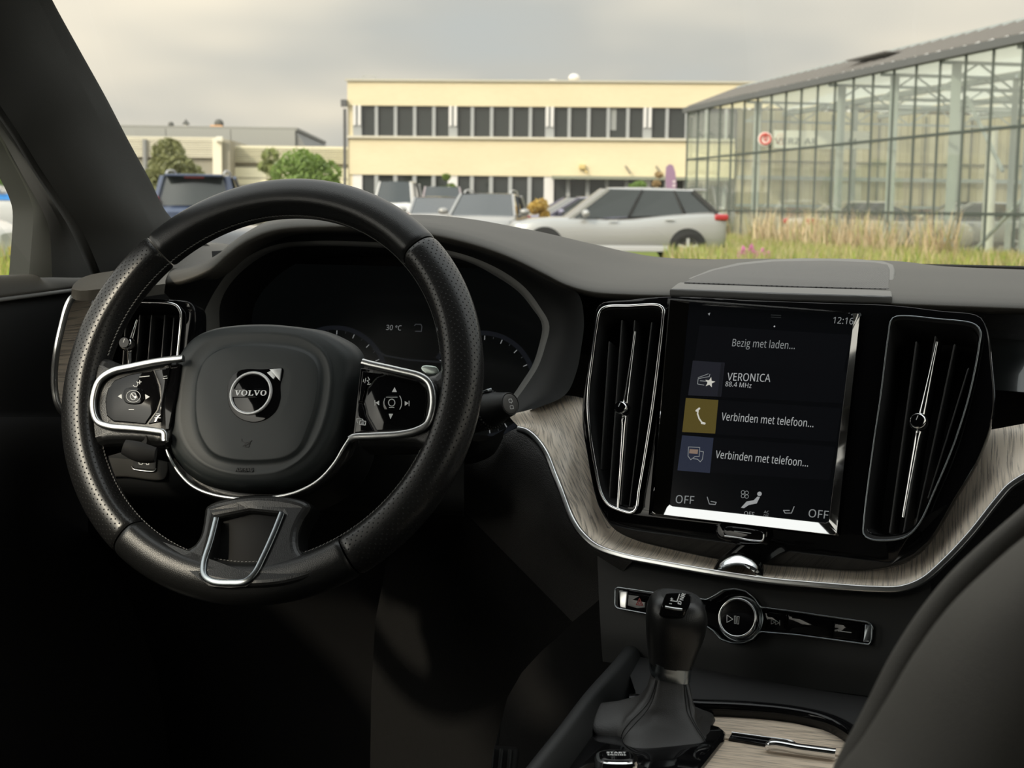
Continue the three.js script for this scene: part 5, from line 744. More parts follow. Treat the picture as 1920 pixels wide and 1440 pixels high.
  for (const [t0, t1] of [[0.02, 0.86], [0.88, 1.7]]) for (const [h0, h1] of [[0.1, 1.12], [1.16, 2.78], [2.82, 4.34]]) { const p = [gW(0, h0, t0), gW(0, h0, t1), gW(0, h1, t1), gW(0, h1, t0)], g = new THREE.BufferGeometry(); g.setAttribute('position', new THREE.Float32BufferAttribute([0, 1, 2, 0, 2, 3].flatMap((k) => [p[k].x, p[k].y, p[k].z]), 3)); g.computeVertexNormals(); add('pane', g, glassM); }
  for (const h of [1.14, 2.8]) add('rail', beam(gW(0, h, 0), gW(0, h, bays * span), 0.05), barM);
  // frame inside: columns, gutters, lattice girders
  for (const px of [1397, 1549, 1645, 1757, 1897, 1980]) { const s = along(px); for (const t of [0.35, span, 2 * span, 3 * span]) add('column', beam(gW(s, 0, t), gW(s, 4.3, t), t < 1 ? 0.2 : 0.14), steel); for (const t of [0, 1, 2, 3]) { const y = 3.75; add('girder', [beam(gW(s, y, t * span), gW(s, y, (t + 1) * span), 0.07), beam(gW(s, 4.3, t * span), gW(s, 4.3, (t + 1) * span), 0.07), ...[0, 1, 2, 3].map((k) => beam(gW(s, k % 2 ? 4.3 : y, (t + k / 4) * span), gW(s, k % 2 ? y : 4.3, (t + (k + 1) / 4) * span), 0.035))], steel); } }
  for (const t of [1, 2, 3]) add('inner_gutter', beam(gW(0, 4.38, t * span), gW(end, 4.38, t * span), 0.2, 0.14), steel);
  { const s = along(1757), q = along(1830); add('brace', beam(gW(s, 3.6, 0.6), gW(q, 2.0, 0.6), 0.06), steel); add('brace', beam(gW(along(1785), 0.25, 0.5), gW(along(1925), 2.0, 0.5), 0.06), steel); }
  // far side: ribbed tan sheets, a pale door and a rail
  const red = std({ name: 'faded red sheet', color: rgb(0.42, 0.24, 0.17), roughness: 0.85 }), tan = [std({ name: 'tan sheet', color: rgb(0.56, 0.5, 0.34), roughness: 0.85 }), std({ name: 'darker tan sheet', color: rgb(0.5, 0.45, 0.3), roughness: 0.85 }), std({ name: 'pale tan sheet', color: rgb(0.62, 0.57, 0.42), roughness: 0.85 })];  // three tans, mixed from sheet to sheet along the wall
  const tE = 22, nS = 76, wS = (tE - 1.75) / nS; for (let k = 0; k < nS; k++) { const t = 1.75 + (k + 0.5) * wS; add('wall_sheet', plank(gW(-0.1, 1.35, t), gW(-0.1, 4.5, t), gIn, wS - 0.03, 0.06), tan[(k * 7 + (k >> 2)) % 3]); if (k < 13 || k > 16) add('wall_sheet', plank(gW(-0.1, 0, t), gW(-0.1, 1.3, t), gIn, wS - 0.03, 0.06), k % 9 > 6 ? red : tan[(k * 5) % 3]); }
  add('wall_rail', beam(gW(0.1, 2.25, 1.75), gW(0.1, 2.25, tE), 0.1, 0.14), steel); add('wall_rail', beam(gW(0.05, 1.32, 1.75), gW(0.05, 1.32, tE), 0.1, 0.1), steel);
  add('door', plank(gW(0.02, 0.1, 1.75 + 15 * wS), gW(0.02, 2.1, 1.75 + 15 * wS), gIn, 0.95, 0.08), std({ name: 'pale door', color: rgb(0.62, 0.6, 0.48), roughness: 0.7 }));
  add('pole', [rod(gW(along(1768), 0, 1.1), gW(along(1768), 2.9, 1.1), 0.14, 0.11, 20), rod(gW(along(1768), 0, 1.1), gW(along(1768), 0.14, 1.1), 0.26, 0.15, 20)], std({ name: 'white post', color: rgb(0.75, 0.74, 0.7), roughness: 0.5 }));
}
{ // sign hanging inside
  const d = 40, q = d / FPX, at = PD(1540, 262, d), sg = local(thing('sign', 'white banner with a round red mark and faded grey capitals, seen through the greenhouse glass', 'sign', at), at), X = (px) => (px - 1540) * q;
  part('board', rbox(X(1630) - X(1452), 32 * q, 0.05, 0.01, (X(1630) + X(1452)) / 2, 0, 0), std({ name: 'white board', color: rgb(0.85, 0.84, 0.79), roughness: 0.6 }), sg);
  part('mark_backing', new THREE.CylinderGeometry(13 * q, 13 * q, 0.05, 40).rotateX(Math.PI / 2).translate(X(1436), 0, -0.01), std({ name: 'white disc', color: rgb(0.85, 0.84, 0.79), roughness: 0.6 }), sg);
  part('round_mark', [new THREE.TorusGeometry(9.5 * q, 1.8 * q, 10, 40).translate(X(1436), 0, 0.04), new THREE.TorusGeometry(4.5 * q, 1.6 * q, 8, 30).scale(0.6, 1, 1).translate(X(1436), 2 * q, 0.04)], std({ name: 'red paint', color: rgb(0.62, 0.1, 0.08), roughness: 0.5 }), sg);
  const ink = std({ name: 'faded grey lettering', color: rgb(0.3, 0.32, 0.32), roughness: 0.7 });
  for (const [t, a, b] of [['VERZ', 1453, 1500], ['AR', 1508, 1533], ['R', 1575, 1583], ['M', 1590, 1604]]) part('lettering', words(t, SANSB, X(b) - X(a), 11 * q, 0.02).translate((X(a) + X(b)) / 2, -3 * q, 0.026), ink, sg);
}
// ---------------------------------------------------------------- office building
const concrete = std({ name: 'cream render', map: tex(256, (u, v) => { const n = 0.02 * tileNoise(u, v, 6) + 0.012 * tileNoise(u, v, 60, 4); return [0.865 + n, 0.815 + n, 0.685 + n]; }, [18, 6], true), roughness: 0.9 });
{
  const d = 75, at = V(-8.74, 0, d), ob = local(thing('office_building', 'two storey cream office building with dark ribbon windows beyond the car park', 'building', at), at, -4 * R);
  const q = d / FPX, Y = (py, px = 970) => EYE.y + (388 - py) * q, x = (px) => (px - 650) * q, L = 42;
  const uvm = (g) => { const p = g.attributes.position, u = g.attributes.uv; for (let i = 0; i < p.count; i++) u.setXY(i, p.getX(i), p.getY(i)); return g; };
  const y0 = Y(160), y1 = Y(205), y2 = Y(263), y3 = Y(331);
  part('upper_band', uvm(box(L, y0 - y1, 12, L / 2, (y0 + y1) / 2, -6)), concrete, ob);
  part('lower_band', uvm(box(L, y2 - y3, 12, L / 2 + 0.1, (y2 + y3) / 2, -6)), concrete, ob);
  const capM = std({ name: 'roof edge flashing', color: rgb(0.5, 0.47, 0.38), roughness: 0.6 }); part('roof_edge', box(L + 0.2, 0.1, 0.2, L / 2, y0 + 0.02, 0.02), capM, ob);
  part('window_sill', box(L, 0.12, 0.3, L / 2, y2 + 0.02, 0.02), std({ name: 'pale sill', color: rgb(0.6, 0.56, 0.46), roughness: 0.7 }), ob);
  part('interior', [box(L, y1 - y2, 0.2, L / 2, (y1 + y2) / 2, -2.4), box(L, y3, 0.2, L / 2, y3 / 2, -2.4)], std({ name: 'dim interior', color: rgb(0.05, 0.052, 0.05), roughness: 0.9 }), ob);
  const paneM = phy({ name: 'dark window glass', color: rgb(0.04, 0.045, 0.045), roughness: 0.06, ior: 1.5 }), frM = std({ name: 'grey window post', color: rgb(0.36, 0.37, 0.37), roughness: 0.6 }), whM = std({ name: 'white window post', color: rgb(0.72, 0.7, 0.68), roughness: 0.6 });
  const w = x(650 + 35.6);
  for (let k = 0; k < 28; k++) { const cx = x(668) + w * k; if (cx > 26) break; const dbl = k % 5 === 0;
    const wn = OUT('window', [box(dbl ? 0.46 : 0.17, y1 - y2, 0.18, cx, (y1 + y2) / 2, -0.15)], frM, ob);
    if (dbl) { part('post', box(0.14, (y1 - y2) * 0.62, 0.1, cx - 0.13, y1 - (y1 - y2) * 0.31, 0.0), whM, wn); part('post', box(0.14, (y1 - y2) * 0.62, 0.1, cx + 0.13, y1 - (y1 - y2) * 0.31, 0.0), whM, wn); }
    part('pane', box(w - 0.1, y1 - y2, 0.04, cx + w / 2, (y1 + y2) / 2, -0.25), paneM, wn);
    const wg = OUT('window', box(dbl ? 0.5 : 0.2, y3, 0.18, cx, y3 / 2, -0.15), dbl ? whM : frM, ob); part('pane', box(w - 0.1, y3, 0.04, cx + w / 2, y3 / 2, -0.25), paneM, wg); }
  part('blind', box(0.5, 1.1, 0.03, x(1133) + 0.1, y1 - 0.6, -0.2), std({ name: 'grey blind', color: rgb(0.3, 0.31, 0.3), roughness: 0.8 }), ob);
  part('side_wall', uvm(box(0.3, y0 - 0.1, 12, 0.15, y0 / 2, -6.1)), concrete, ob);
  part('downpipe', [rod(v3(-0.12, 0, 0.1), v3(-0.12, y1 - 0.2, 0.1), 0.08, 0.08), box(0.3, 0.35, 0.3, -0.15, y1 + 0.1, 0.1)], std({ name: 'dark pipe', color: rgb(0.1, 0.1, 0.1), roughness: 0.6 }), ob);
  part('porch_edge', box(9, 0.16, 0.9, x(1190), y3 - 0.05, 0.4), std({ name: 'porch', color: rgb(0.25, 0.26, 0.2), roughness: 0.7 }), ob);
  part('wall_lamp', [rbox(0.35, 0.25, 0.3, 0.05, x(1085), Y(313), 0.15), rod(v3(x(1090), Y(320), 0.1), v3(x(1095), Y(324), 0.35), 0.04)], std({ name: 'yellowed lamp', color: rgb(0.62, 0.48, 0.2), roughness: 0.5 }), ob);
  for (const p of [1164, 1220]) part('flag_holder', rod(v3(x(p), Y(311), 0.05), v3(x(p + 8), Y(324), 0.6), 0.05), std({ name: 'dark holder', color: rgb(0.2, 0.18, 0.14), roughness: 0.6 }), ob);
  part('roof_railing', [bar(v3(x(673), y0, -1), v3(x(673), Y(148), -1), 0.06), bar(v3(x(697), y0, -1), v3(x(697), Y(148), -1), 0.06), bar(v3(x(673), Y(148), -1), v3(x(697), Y(149), -1), 0.06)], frM, ob);
  const rv = part('chimney', rod(v3(x(1025), y0 - 0.2, -3), v3(x(1025), Y(147), -3), 0.22, 0.22, 20), std({ name: 'white metal', color: rgb(0.72, 0.71, 0.68), roughness: 0.5 }), ob);
  const vt = part('roof_ventilator', [box(0.5, 0.55, 0.5, x(1064), Y(160), -3), rod(v3(x(1064), Y(153), -3), v3(x(1064), Y(150), -3), 0.16)], std({ name: 'rusty grey duct', color: rgb(0.3, 0.25, 0.22), roughness: 0.7 }), ob);
  part('ventilator_head', new THREE.SphereGeometry(0.3, 20, 14).scale(1, 0.75, 1).translate(x(1064), Y(143.5), -3), whM, vt);
}
// ---------------------------------------------------------------- low works buildings at the left
{
  const d = 95, q = d / FPX, at = V((230 - 960) * q, 0, d), hl = local(thing('warehouse', 'long grey flat roofed hall with small roof vents behind the cream shed', 'building', at), at, 2 * R);
  const Y = (py) => EYE.y + (383 - py) * q, x = (px) => (px - 230) * q, gm = std({ name: 'grey sheet wall', color: rgb(0.33, 0.33, 0.31), roughness: 0.8 });
  for (let k = 0; k < 6; k++) { const x0 = mixn(-14, x(553), k / 6), x1 = mixn(-14, x(553), (k + 1) / 6); part('wall_panel', box(x1 - x0 - 0.04, Y(246), 0.4, (x0 + x1) / 2, Y(246) / 2, 0), gm, hl); }
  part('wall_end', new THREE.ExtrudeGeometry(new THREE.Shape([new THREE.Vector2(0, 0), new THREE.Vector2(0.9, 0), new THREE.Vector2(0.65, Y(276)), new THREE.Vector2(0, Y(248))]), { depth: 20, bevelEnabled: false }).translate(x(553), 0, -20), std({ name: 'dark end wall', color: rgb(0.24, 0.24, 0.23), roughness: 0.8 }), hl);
  part('roof_edge', box(x(553) + 14.2, 0.2, 20, (x(553) - 14) / 2, Y(244), -9.9), std({ name: 'grey flashing', color: rgb(0.26, 0.26, 0.24), roughness: 0.7 }), hl);
  const mt = std({ name: 'dark vent cowl', color: rgb(0.1, 0.1, 0.09), roughness: 0.7 }), orange = std({ name: 'orange brick flue', color: rgb(0.7, 0.4, 0.2), roughness: 0.8 });
  part('roof_vent', [rod(v3(x(312), Y(246), -2), v3(x(312), Y(237), -2), 0.12), new THREE.SphereGeometry(0.2, 12, 8).translate(x(312), Y(236), -2)], mt, hl);
  const v2 = part('roof_vent', rod(v3(x(340), Y(246), -2), v3(x(340), Y(234), -2), 0.15), std({ name: 'white flue', color: rgb(0.7, 0.68, 0.62), roughness: 0.6 }), hl); part('cowl', new THREE.ConeGeometry(0.28, 0.35, 12).translate(x(340), Y(230), -2), mt, v2);
  const v4 = part('roof_vent', box(0.8, 0.5, 0.6, x(398), Y(243), -2), orange, hl); part('cowl', [new THREE.SphereGeometry(0.32, 10, 8).translate(x(402), Y(233), -2), rod(v3(x(402), Y(240), -2), v3(x(402), Y(230), -2), 0.2)], mt, v4);
}
{
  const d = 82, q = d / FPX, at = V((236 - 960) * q, 0, d), sh = local(thing('shed', 'low cream shed clad in horizontal boards behind the left trees', 'building', at), at, 2 * R);
  const Y = (py) => EYE.y + (384 - py) * q, x = (px) => (px - 236) * q;
  const cm = [std({ name: 'cream cladding', color: rgb(0.8, 0.75, 0.6), roughness: 0.85 }), std({ name: 'cream cladding worn', color: rgb(0.74, 0.69, 0.55), roughness: 0.85 })], dk = std({ name: 'dark band', color: rgb(0.32, 0.3, 0.24), roughness: 0.8 }), yel = std({ name: 'pale yellow cladding', color: rgb(0.82, 0.78, 0.58), roughness: 0.85 }), yel2 = std({ name: 'pale yellow cladding worn', color: rgb(0.77, 0.73, 0.54), roughness: 0.85 });  // core behind the boards is a darker tone than the cladding
  const boards = (n, xa, xb, ya, yb, z, m1, m2, par) => { for (let k = 0; k < n; k++) { const h = (ya - yb) / n; part('board', box(xb - xa, h - 0.05, 0.14, (xa + xb) / 2, yb + h * (k + 0.5), z + (k % 2) * 0.02), k % 3 ? m1 : m2, par); } };
  part('core', [box(x(430) + 12, Y(266), 9, (x(430) - 12) / 2, Y(266) / 2, -4.7), box(x(655) - x(430), Y(278), 8, (x(655) + x(430)) / 2, Y(278) / 2, -6.2)], dk, sh);
  boards(8, x(-150), x(404), Y(266), Y(300), 0, cm[0], cm[1], sh); boards(9, x(430), x(655), Y(276), Y(306), -2, yel, yel2, sh);
  part('corner_post', box(0.5, Y(266), 0.3, x(408), Y(266) / 2, 0), cm[0], sh);
  for (let k = 0; k < 14; k++) part('board', box(0.14, Y(268) / 14 - 0.06, 3.4, x(412), Y(268) / 14 * (k + 0.5), -1.8), cm[1], sh);
  boards(5, x(430), x(655), Y(314), 0.1, -2, yel, yel2, sh);
  part('roof_edge', [box(x(412) + 12, 0.12, 9.2, (x(412) - 12) / 2, Y(264), -4.5), box(x(655) - x(425), 0.1, 8, (x(655) + x(425)) / 2, Y(275), -6)], std({ name: 'cream flashing', color: rgb(0.66, 0.62, 0.5), roughness: 0.7 }), sh);
  part('drainpipe', rod(v3(x(276), 0, 0.2), v3(x(276), Y(268), 0.2), 0.14), std({ name: 'grey pipe', color: rgb(0.25, 0.25, 0.24), roughness: 0.6 }), sh);
  part('floodlight', rbox(0.4, 0.3, 0.3, 0.06, x(414), Y(266), 0.3), std({ name: 'pale lamp case', color: rgb(0.75, 0.72, 0.6), roughness: 0.5 }), sh);
  part('shutter', box(x(520) - x(432), 2.2, 0.1, (x(520) + x(432)) / 2, 1.2, -1.88), std({ name: 'grey shutter', color: rgb(0.42, 0.4, 0.34), roughness: 0.7 }), sh);
}
// ---------------------------------------------------------------- trees, bushes, grass
function leafCloud(n, blobs, size, rng) { // separate leaves scattered through soft clumps
  const pos = [], nor = [], uv = [];
  for (let k = 0; k < n; k++) { const b = blobs[Math.floor(rng() * blobs.length)], r = Math.cbrt(rng()) * 0.35 + 0.65, t = rng() * 6.283, u = rng() * 2 - 1, s = Math.sqrt(1 - u * u);
    const c = v3(b[0] + Math.cos(t) * s * b[3] * r, b[1] + u * b[4] * r, b[2] + Math.sin(t) * s * b[3] * r), a = v3(rng() - 0.5, rng() - 0.5, rng() - 0.5).normalize(), e = v3(rng() - 0.5, rng() - 0.3, rng() - 0.5).cross(a).normalize(), l = size * (0.6 + 0.8 * rng()), w = l * 0.42, nn = e.clone().cross(a).normalize();
    const q = [c.clone().addScaledVector(a, -l), c.clone().addScaledVector(e, w), c.clone().addScaledVector(a, l), c.clone().addScaledVector(e, -w)];
    for (const i of [0, 1, 2, 0, 2, 3]) { pos.push(q[i].x, q[i].y, q[i].z); nor.push(nn.x, nn.y, nn.z); uv.push(0, 0); } }
  const g = new THREE.BufferGeometry(); g.setAttribute('position', new THREE.Float32BufferAttribute(pos, 3)); g.setAttribute('normal', new THREE.Float32BufferAttribute(nor, 3)); g.setAttribute('uv', new THREE.Float32BufferAttribute(uv, 2)); return g;
}
const leafM = (r, g, b) => phy({ name: 'leaf', color: rgb(r, g, b), roughness: 0.9, transmission: 0.35, thickness: 0, side: THREE.DoubleSide });
const bark = std({ name: 'bark', color: rgb(0.12, 0.09, 0.06), roughness: 0.95 });
function plant(name, label, cat, px, pyTop, pxW, d, o = {}) {
  const q = d / FPX, at = V((px - 960) * q, 0, d), g = local(thing(name, label, cat, at, o.group), at), top = EYE.y + (386 - pyTop) * q, w = pxW * q / 2, blobs = [];
  const base = o.base ?? 0.1, cy = (base + top) / 2, ry = (top - base) / 2, br = Math.min(w, ry * 1.3) * 0.5;
  for (let k = 0; k < (o.blobs ?? 9); k++) { const a = rr(0, 6.28), u = rr(-1, 1), r = Math.sqrt(1 - u * u) * rr(0.4, 1), q = rr(0.6, 1.05) * br; blobs.push([Math.cos(a) * r * (w - br * 0.7), cy + u * (ry - br * 0.6), Math.sin(a) * r * (w - br * 0.7), q, q * 0.8]); }
  part('foliage', leafCloud(o.n ?? 3500, blobs, o.leaf ?? 0.09, rnd), o.mat ?? leafM(0.16, 0.22, 0.05), g).userData.kind = 'stuff';
  const stems = [rod(v3(0, 0, 0), v3(0, mixn(0, top, 0.5), 0), 0.07 * w + 0.02, 0.04 * w + 0.01, 8), ...blobs.slice(0, 6).map((b) => rod(v3(0, mixn(0.1, b[1], 0.4), 0), v3(b[0], b[1], b[2]), 0.03 * w + 0.008, 0.008, 6))];
  part('trunk', stems, bark, g); return g;
}
plant('tree', 'olive green tree standing beside the left windscreen pillar before the cream shed', 'tree', 326, 270, 128, 60, { n: 6500, leaf: 0.13, mat: leafM(0.24, 0.25, 0.1), blobs: 22, base: 0.8 });
plant('bush', 'bright green leafy bush just above the top of the steering wheel', 'bush', 575, 284, 150, 58, { n: 5200, leaf: 0.12, mat: leafM(0.2, 0.3, 0.06), blobs: 18 });
plant('bush', 'thin pale green bush between the olive tree and the bright bush', 'bush', 508, 284, 66, 60, { n: 1500, leaf: 0.12, mat: leafM(0.3, 0.34, 0.12), blobs: 7 });
plant('bush', 'small round green bush before the office ground floor windows', 'bush', 838, 322, 38, 64, { n: 1800, leaf: 0.09, mat: leafM(0.19, 0.28, 0.05), blobs: 7, base: 0.6 });
plant('bush', 'green bush behind the silver crossover beside the purple banner', 'bush', 1192, 318, 46, 55, { n: 2200, leaf: 0.09, mat: leafM(0.19, 0.3, 0.06), blobs: 8, base: 0.5 });
plant('bush', 'straw coloured bush left of the purple banner', 'bush', 1228, 316, 28, 56, { n: 1000, leaf: 0.08, mat: leafM(0.5, 0.36, 0.18), blobs: 6, base: 0.5 });
plant('bush', 'rusty flowering bush at the rear of the white van', 'bush', 688, 335, 44, 50, { n: 1200, leaf: 0.08, mat: leafM(0.45, 0.3, 0.16), blobs: 6 });
plant('bush', 'yellow flowering bush between the grey estate and the silver crossover', 'bush', 1003, 368, 52, 38, { n: 1600, leaf: 0.06, mat: leafM(0.6, 0.42, 0.1), blobs: 7 });
plant('hedge', 'dense green hedge seen through the driver side window', 'hedge', 5, 296, 130, 50, { n: 5000, leaf: 0.1, mat: leafM(0.13, 0.24, 0.04), blobs: 14 });
plant('bush', 'yellow green bush at the edge of the driver side window', 'bush', 42, 310, 50, 46, { n: 2600, leaf: 0.08, mat: leafM(0.3, 0.42, 0.05), blobs: 8 });
function blades(name, label, spots, h0, h1, cols, cat = 'grass') {
  const shape = new THREE.BufferGeometry(), w = 0.009, P3 = [[-w, 0, 0], [w, 0, 0], [w * 0.8, 0.5, 0.06], [-w * 0.8, 0.5, 0.06], [0, 1, 0.24]], ix = [0, 1, 2, 0, 2, 3, 3, 2, 4];
  shape.setAttribute('position', new THREE.Float32BufferAttribute(ix.flatMap((i) => P3[i]), 3)); shape.computeVertexNormals(); shape.setAttribute('uv', new THREE.Float32BufferAttribute(new Float32Array(18), 2));
  const m = shadows(new THREE.InstancedMesh(shape, phy({ name: 'grass blade', color: rgb(1, 1, 1), roughness: 0.9, transmission: 0.3, thickness: 0, side: THREE.DoubleSide }), spots.length)); m.name = numbered(name); scene.add(tag(stuff(m), label, cat));
  const X = new THREE.Matrix4(), c = new THREE.Color(), e = new THREE.Euler();
  spots.forEach((p, i) => { const h = rr(h0, h1); e.set(rr(-0.2, 0.2), rr(0, 6.28), rr(-0.25, 0.25)); X.makeRotationFromEuler(e).scale(v3(1.2 + h, h, h)).setPosition(p); m.setMatrixAt(i, X); const q = cols[Math.floor(rnd() * cols.length)], k = rr(0.75, 1.2); m.setColorAt(i, c.setRGB(q[0] * k, q[1] * k, q[2] * k)); });
  return m;
}
{
  const spots = [], n = 26000; for (let i = 0; i < n; i++) { const s = rr(3, gLen + 4), t = -Math.pow(rnd(), 1.6) * 3.2 - 0.1; spots.push(gW(s, 0, t)); }
  for (let i = 0; i < 9000; i++) spots.push(V(rr(3.0, 6.5), 0, rr(23, 29)));
  blades('grass', 'tall wild grass along the foot of the greenhouse wall', spots, 0.2, 0.55, [[0.3, 0.36, 0.06], [0.22, 0.32, 0.05], [0.42, 0.4, 0.12], [0.5, 0.4, 0.2], [0.6, 0.5, 0.3]]);
  const strip = new THREE.BoxGeometry(7, 0.06, 34).translate(0, 0.02, 0); const gs = struct('ground_verge', strip, turf); gs.position.copy(gW(14, 0, -2.2)); gs.rotation.y = Math.atan2(gDir.x, gDir.z); { const u = strip.attributes.uv; for (let i = 0; i < u.count; i++) u.setXY(i, u.getX(i) * 7, u.getY(i) * 34); }
  const left = []; for (let i = 0; i < 16000; i++) left.push(V(rr(-5.6, -2.2), 0, rr(7, 15)));
  blades('grass', 'sunlit wild grass outside the driver side window', left, 0.25, 0.8, [[0.36, 0.45, 0.05], [0.28, 0.42, 0.05], [0.45, 0.46, 0.1], [0.4, 0.34, 0.12]]);
  const lg = struct('ground_verge_001', new THREE.BoxGeometry(6, 0.06, 16), turf); lg.position.copy(V(-4.4, 0.01, 12)); lg.rotation.y = PSI;
  // straw reeds against the glass, and pink willowherb
  const rd = []; for (let k = 0; k < 34; k++) { const s = rr(2, gLen), t = rr(-1.6, -0.15); for (let q = 0; q < 40; q++) rd.push(gW(s + rr(-0.25, 0.25), 0, t + rr(-0.2, 0.2))); }
  blades('reeds', 'straw coloured reeds standing in tufts before the greenhouse panes', rd, 0.6, 1.3, [[0.62, 0.5, 0.32], [0.55, 0.42, 0.26], [0.4, 0.4, 0.16], [0.68, 0.56, 0.38]], 'reeds');
  const fl = [[1386, 470, 1], [1394, 462, 1], [1409, 458, 1.1], [1418, 470, 1], [1430, 466, 1], [1440, 472, 0.9]];
  const pink = std({ name: 'pink petal', color: rgb(0.55, 0.16, 0.36), roughness: 0.8 });
  const where = ['leftmost spike of the row', 'second spike from the left', 'tallest spike of the row', 'fourth spike from the left', 'second spike from the right', 'rightmost and shortest spike'];
  fl.forEach(([px, py, k], i) => { const q = PD(px, py, 24.5), at = v3(q.x, 0, q.z), t = thing('wildflower', 'pink flowering willowherb in the grass, ' + where[i], 'flower', at, 'pink willowherb'); const h = q.y; part('stem', rod(v3(0, 0, 0), v3(0, h, 0), 0.008, 0.005, 6), std({ name: 'stem', color: rgb(0.15, 0.2, 0.05), roughness: 0.9 }), t); const b = []; for (let j = 0; j < 26; j++) { const y = h - rr(0.0, 0.16), a = rr(0, 6.28), r = 0.055 * (1 - (y - h + 0.16) / 0.2); b.push(new THREE.SphereGeometry(0.019, 6, 5).scale(1, 0.7, 1).translate(Math.cos(a) * r, y, Math.sin(a) * r)); } stuff(part('blossom', b, pink, t)); });
}
{ // feather banner
  const d = 58, at = V((1247 - 960) * d / FPX, 0, d), fb = local(thing('banner', 'purple feather banner on a thin pole behind the silver crossover', 'banner', at), at), q = d / FPX, y = (py) => EYE.y + (391 - py) * q;
  const pts = [[-0.1, y(358)], [-0.16, y(330)], [-0.14, y(314)], [-0.02, y(308)], [0.14, y(310)], [0.24, y(322)], [0.3, y(345)], [0.28, y(362)]].map(([a, b]) => new THREE.Vector2(a, b));
  part('cloth', new THREE.ExtrudeGeometry(new THREE.Shape(pts), { depth: 0.02, bevelEnabled: false }), std({ name: 'mauve cloth', color: rgb(0.32, 0.2, 0.3), roughness: 0.9 }), fb);
  part('lettering', [0, 1, 2, 3, 4].map((k) => box(0.12, 0.09, 0.01, 0.2, y(340) - k * 0.16, 0.03)), std({ name: 'pale print', color: rgb(0.7, 0.6, 0.62), roughness: 0.9 }), fb);
  part('pole', rod(v3(-0.15, 0, 0), v3(-0.13, y(312), 0), 0.025, 0.015, 8), std({ name: 'grey pole', color: rgb(0.4, 0.4, 0.4), roughness: 0.5 }), fb);
}
// ---------------------------------------------------------------- parked cars
const tyreM = std({ name: 'tyre', color: rgb(0.02, 0.02, 0.02), roughness: 0.9 }), alloyM = std({ name: 'alloy', color: rgb(0.55, 0.55, 0.55), roughness: 0.4, metalness: 0.3 }), blackM = std({ name: 'black trim', color: rgb(0.02, 0.021, 0.022), roughness: 0.5 });
const carGlass = phy({ name: 'tinted car glass', color: rgb(0.03, 0.036, 0.036), roughness: 0.05, ior: 1.5, clearcoat: 0.6, clearcoatRoughness: 0.02 }), lampM = phy({ name: 'lamp glass', color: rgb(0.75, 0.77, 0.76), roughness: 0.1, clearcoat: 1 }), tailM = phy({ name: 'red lamp', color: rgb(0.4, 0.012, 0.015), roughness: 0.2, clearcoat: 1 });
const paint = (r, g, b, metal = 0.35) => phy({ name: 'car paint', color: rgb(r, g, b), roughness: 0.32, metalness: metal, clearcoat: 1, clearcoatRoughness: 0.04 });
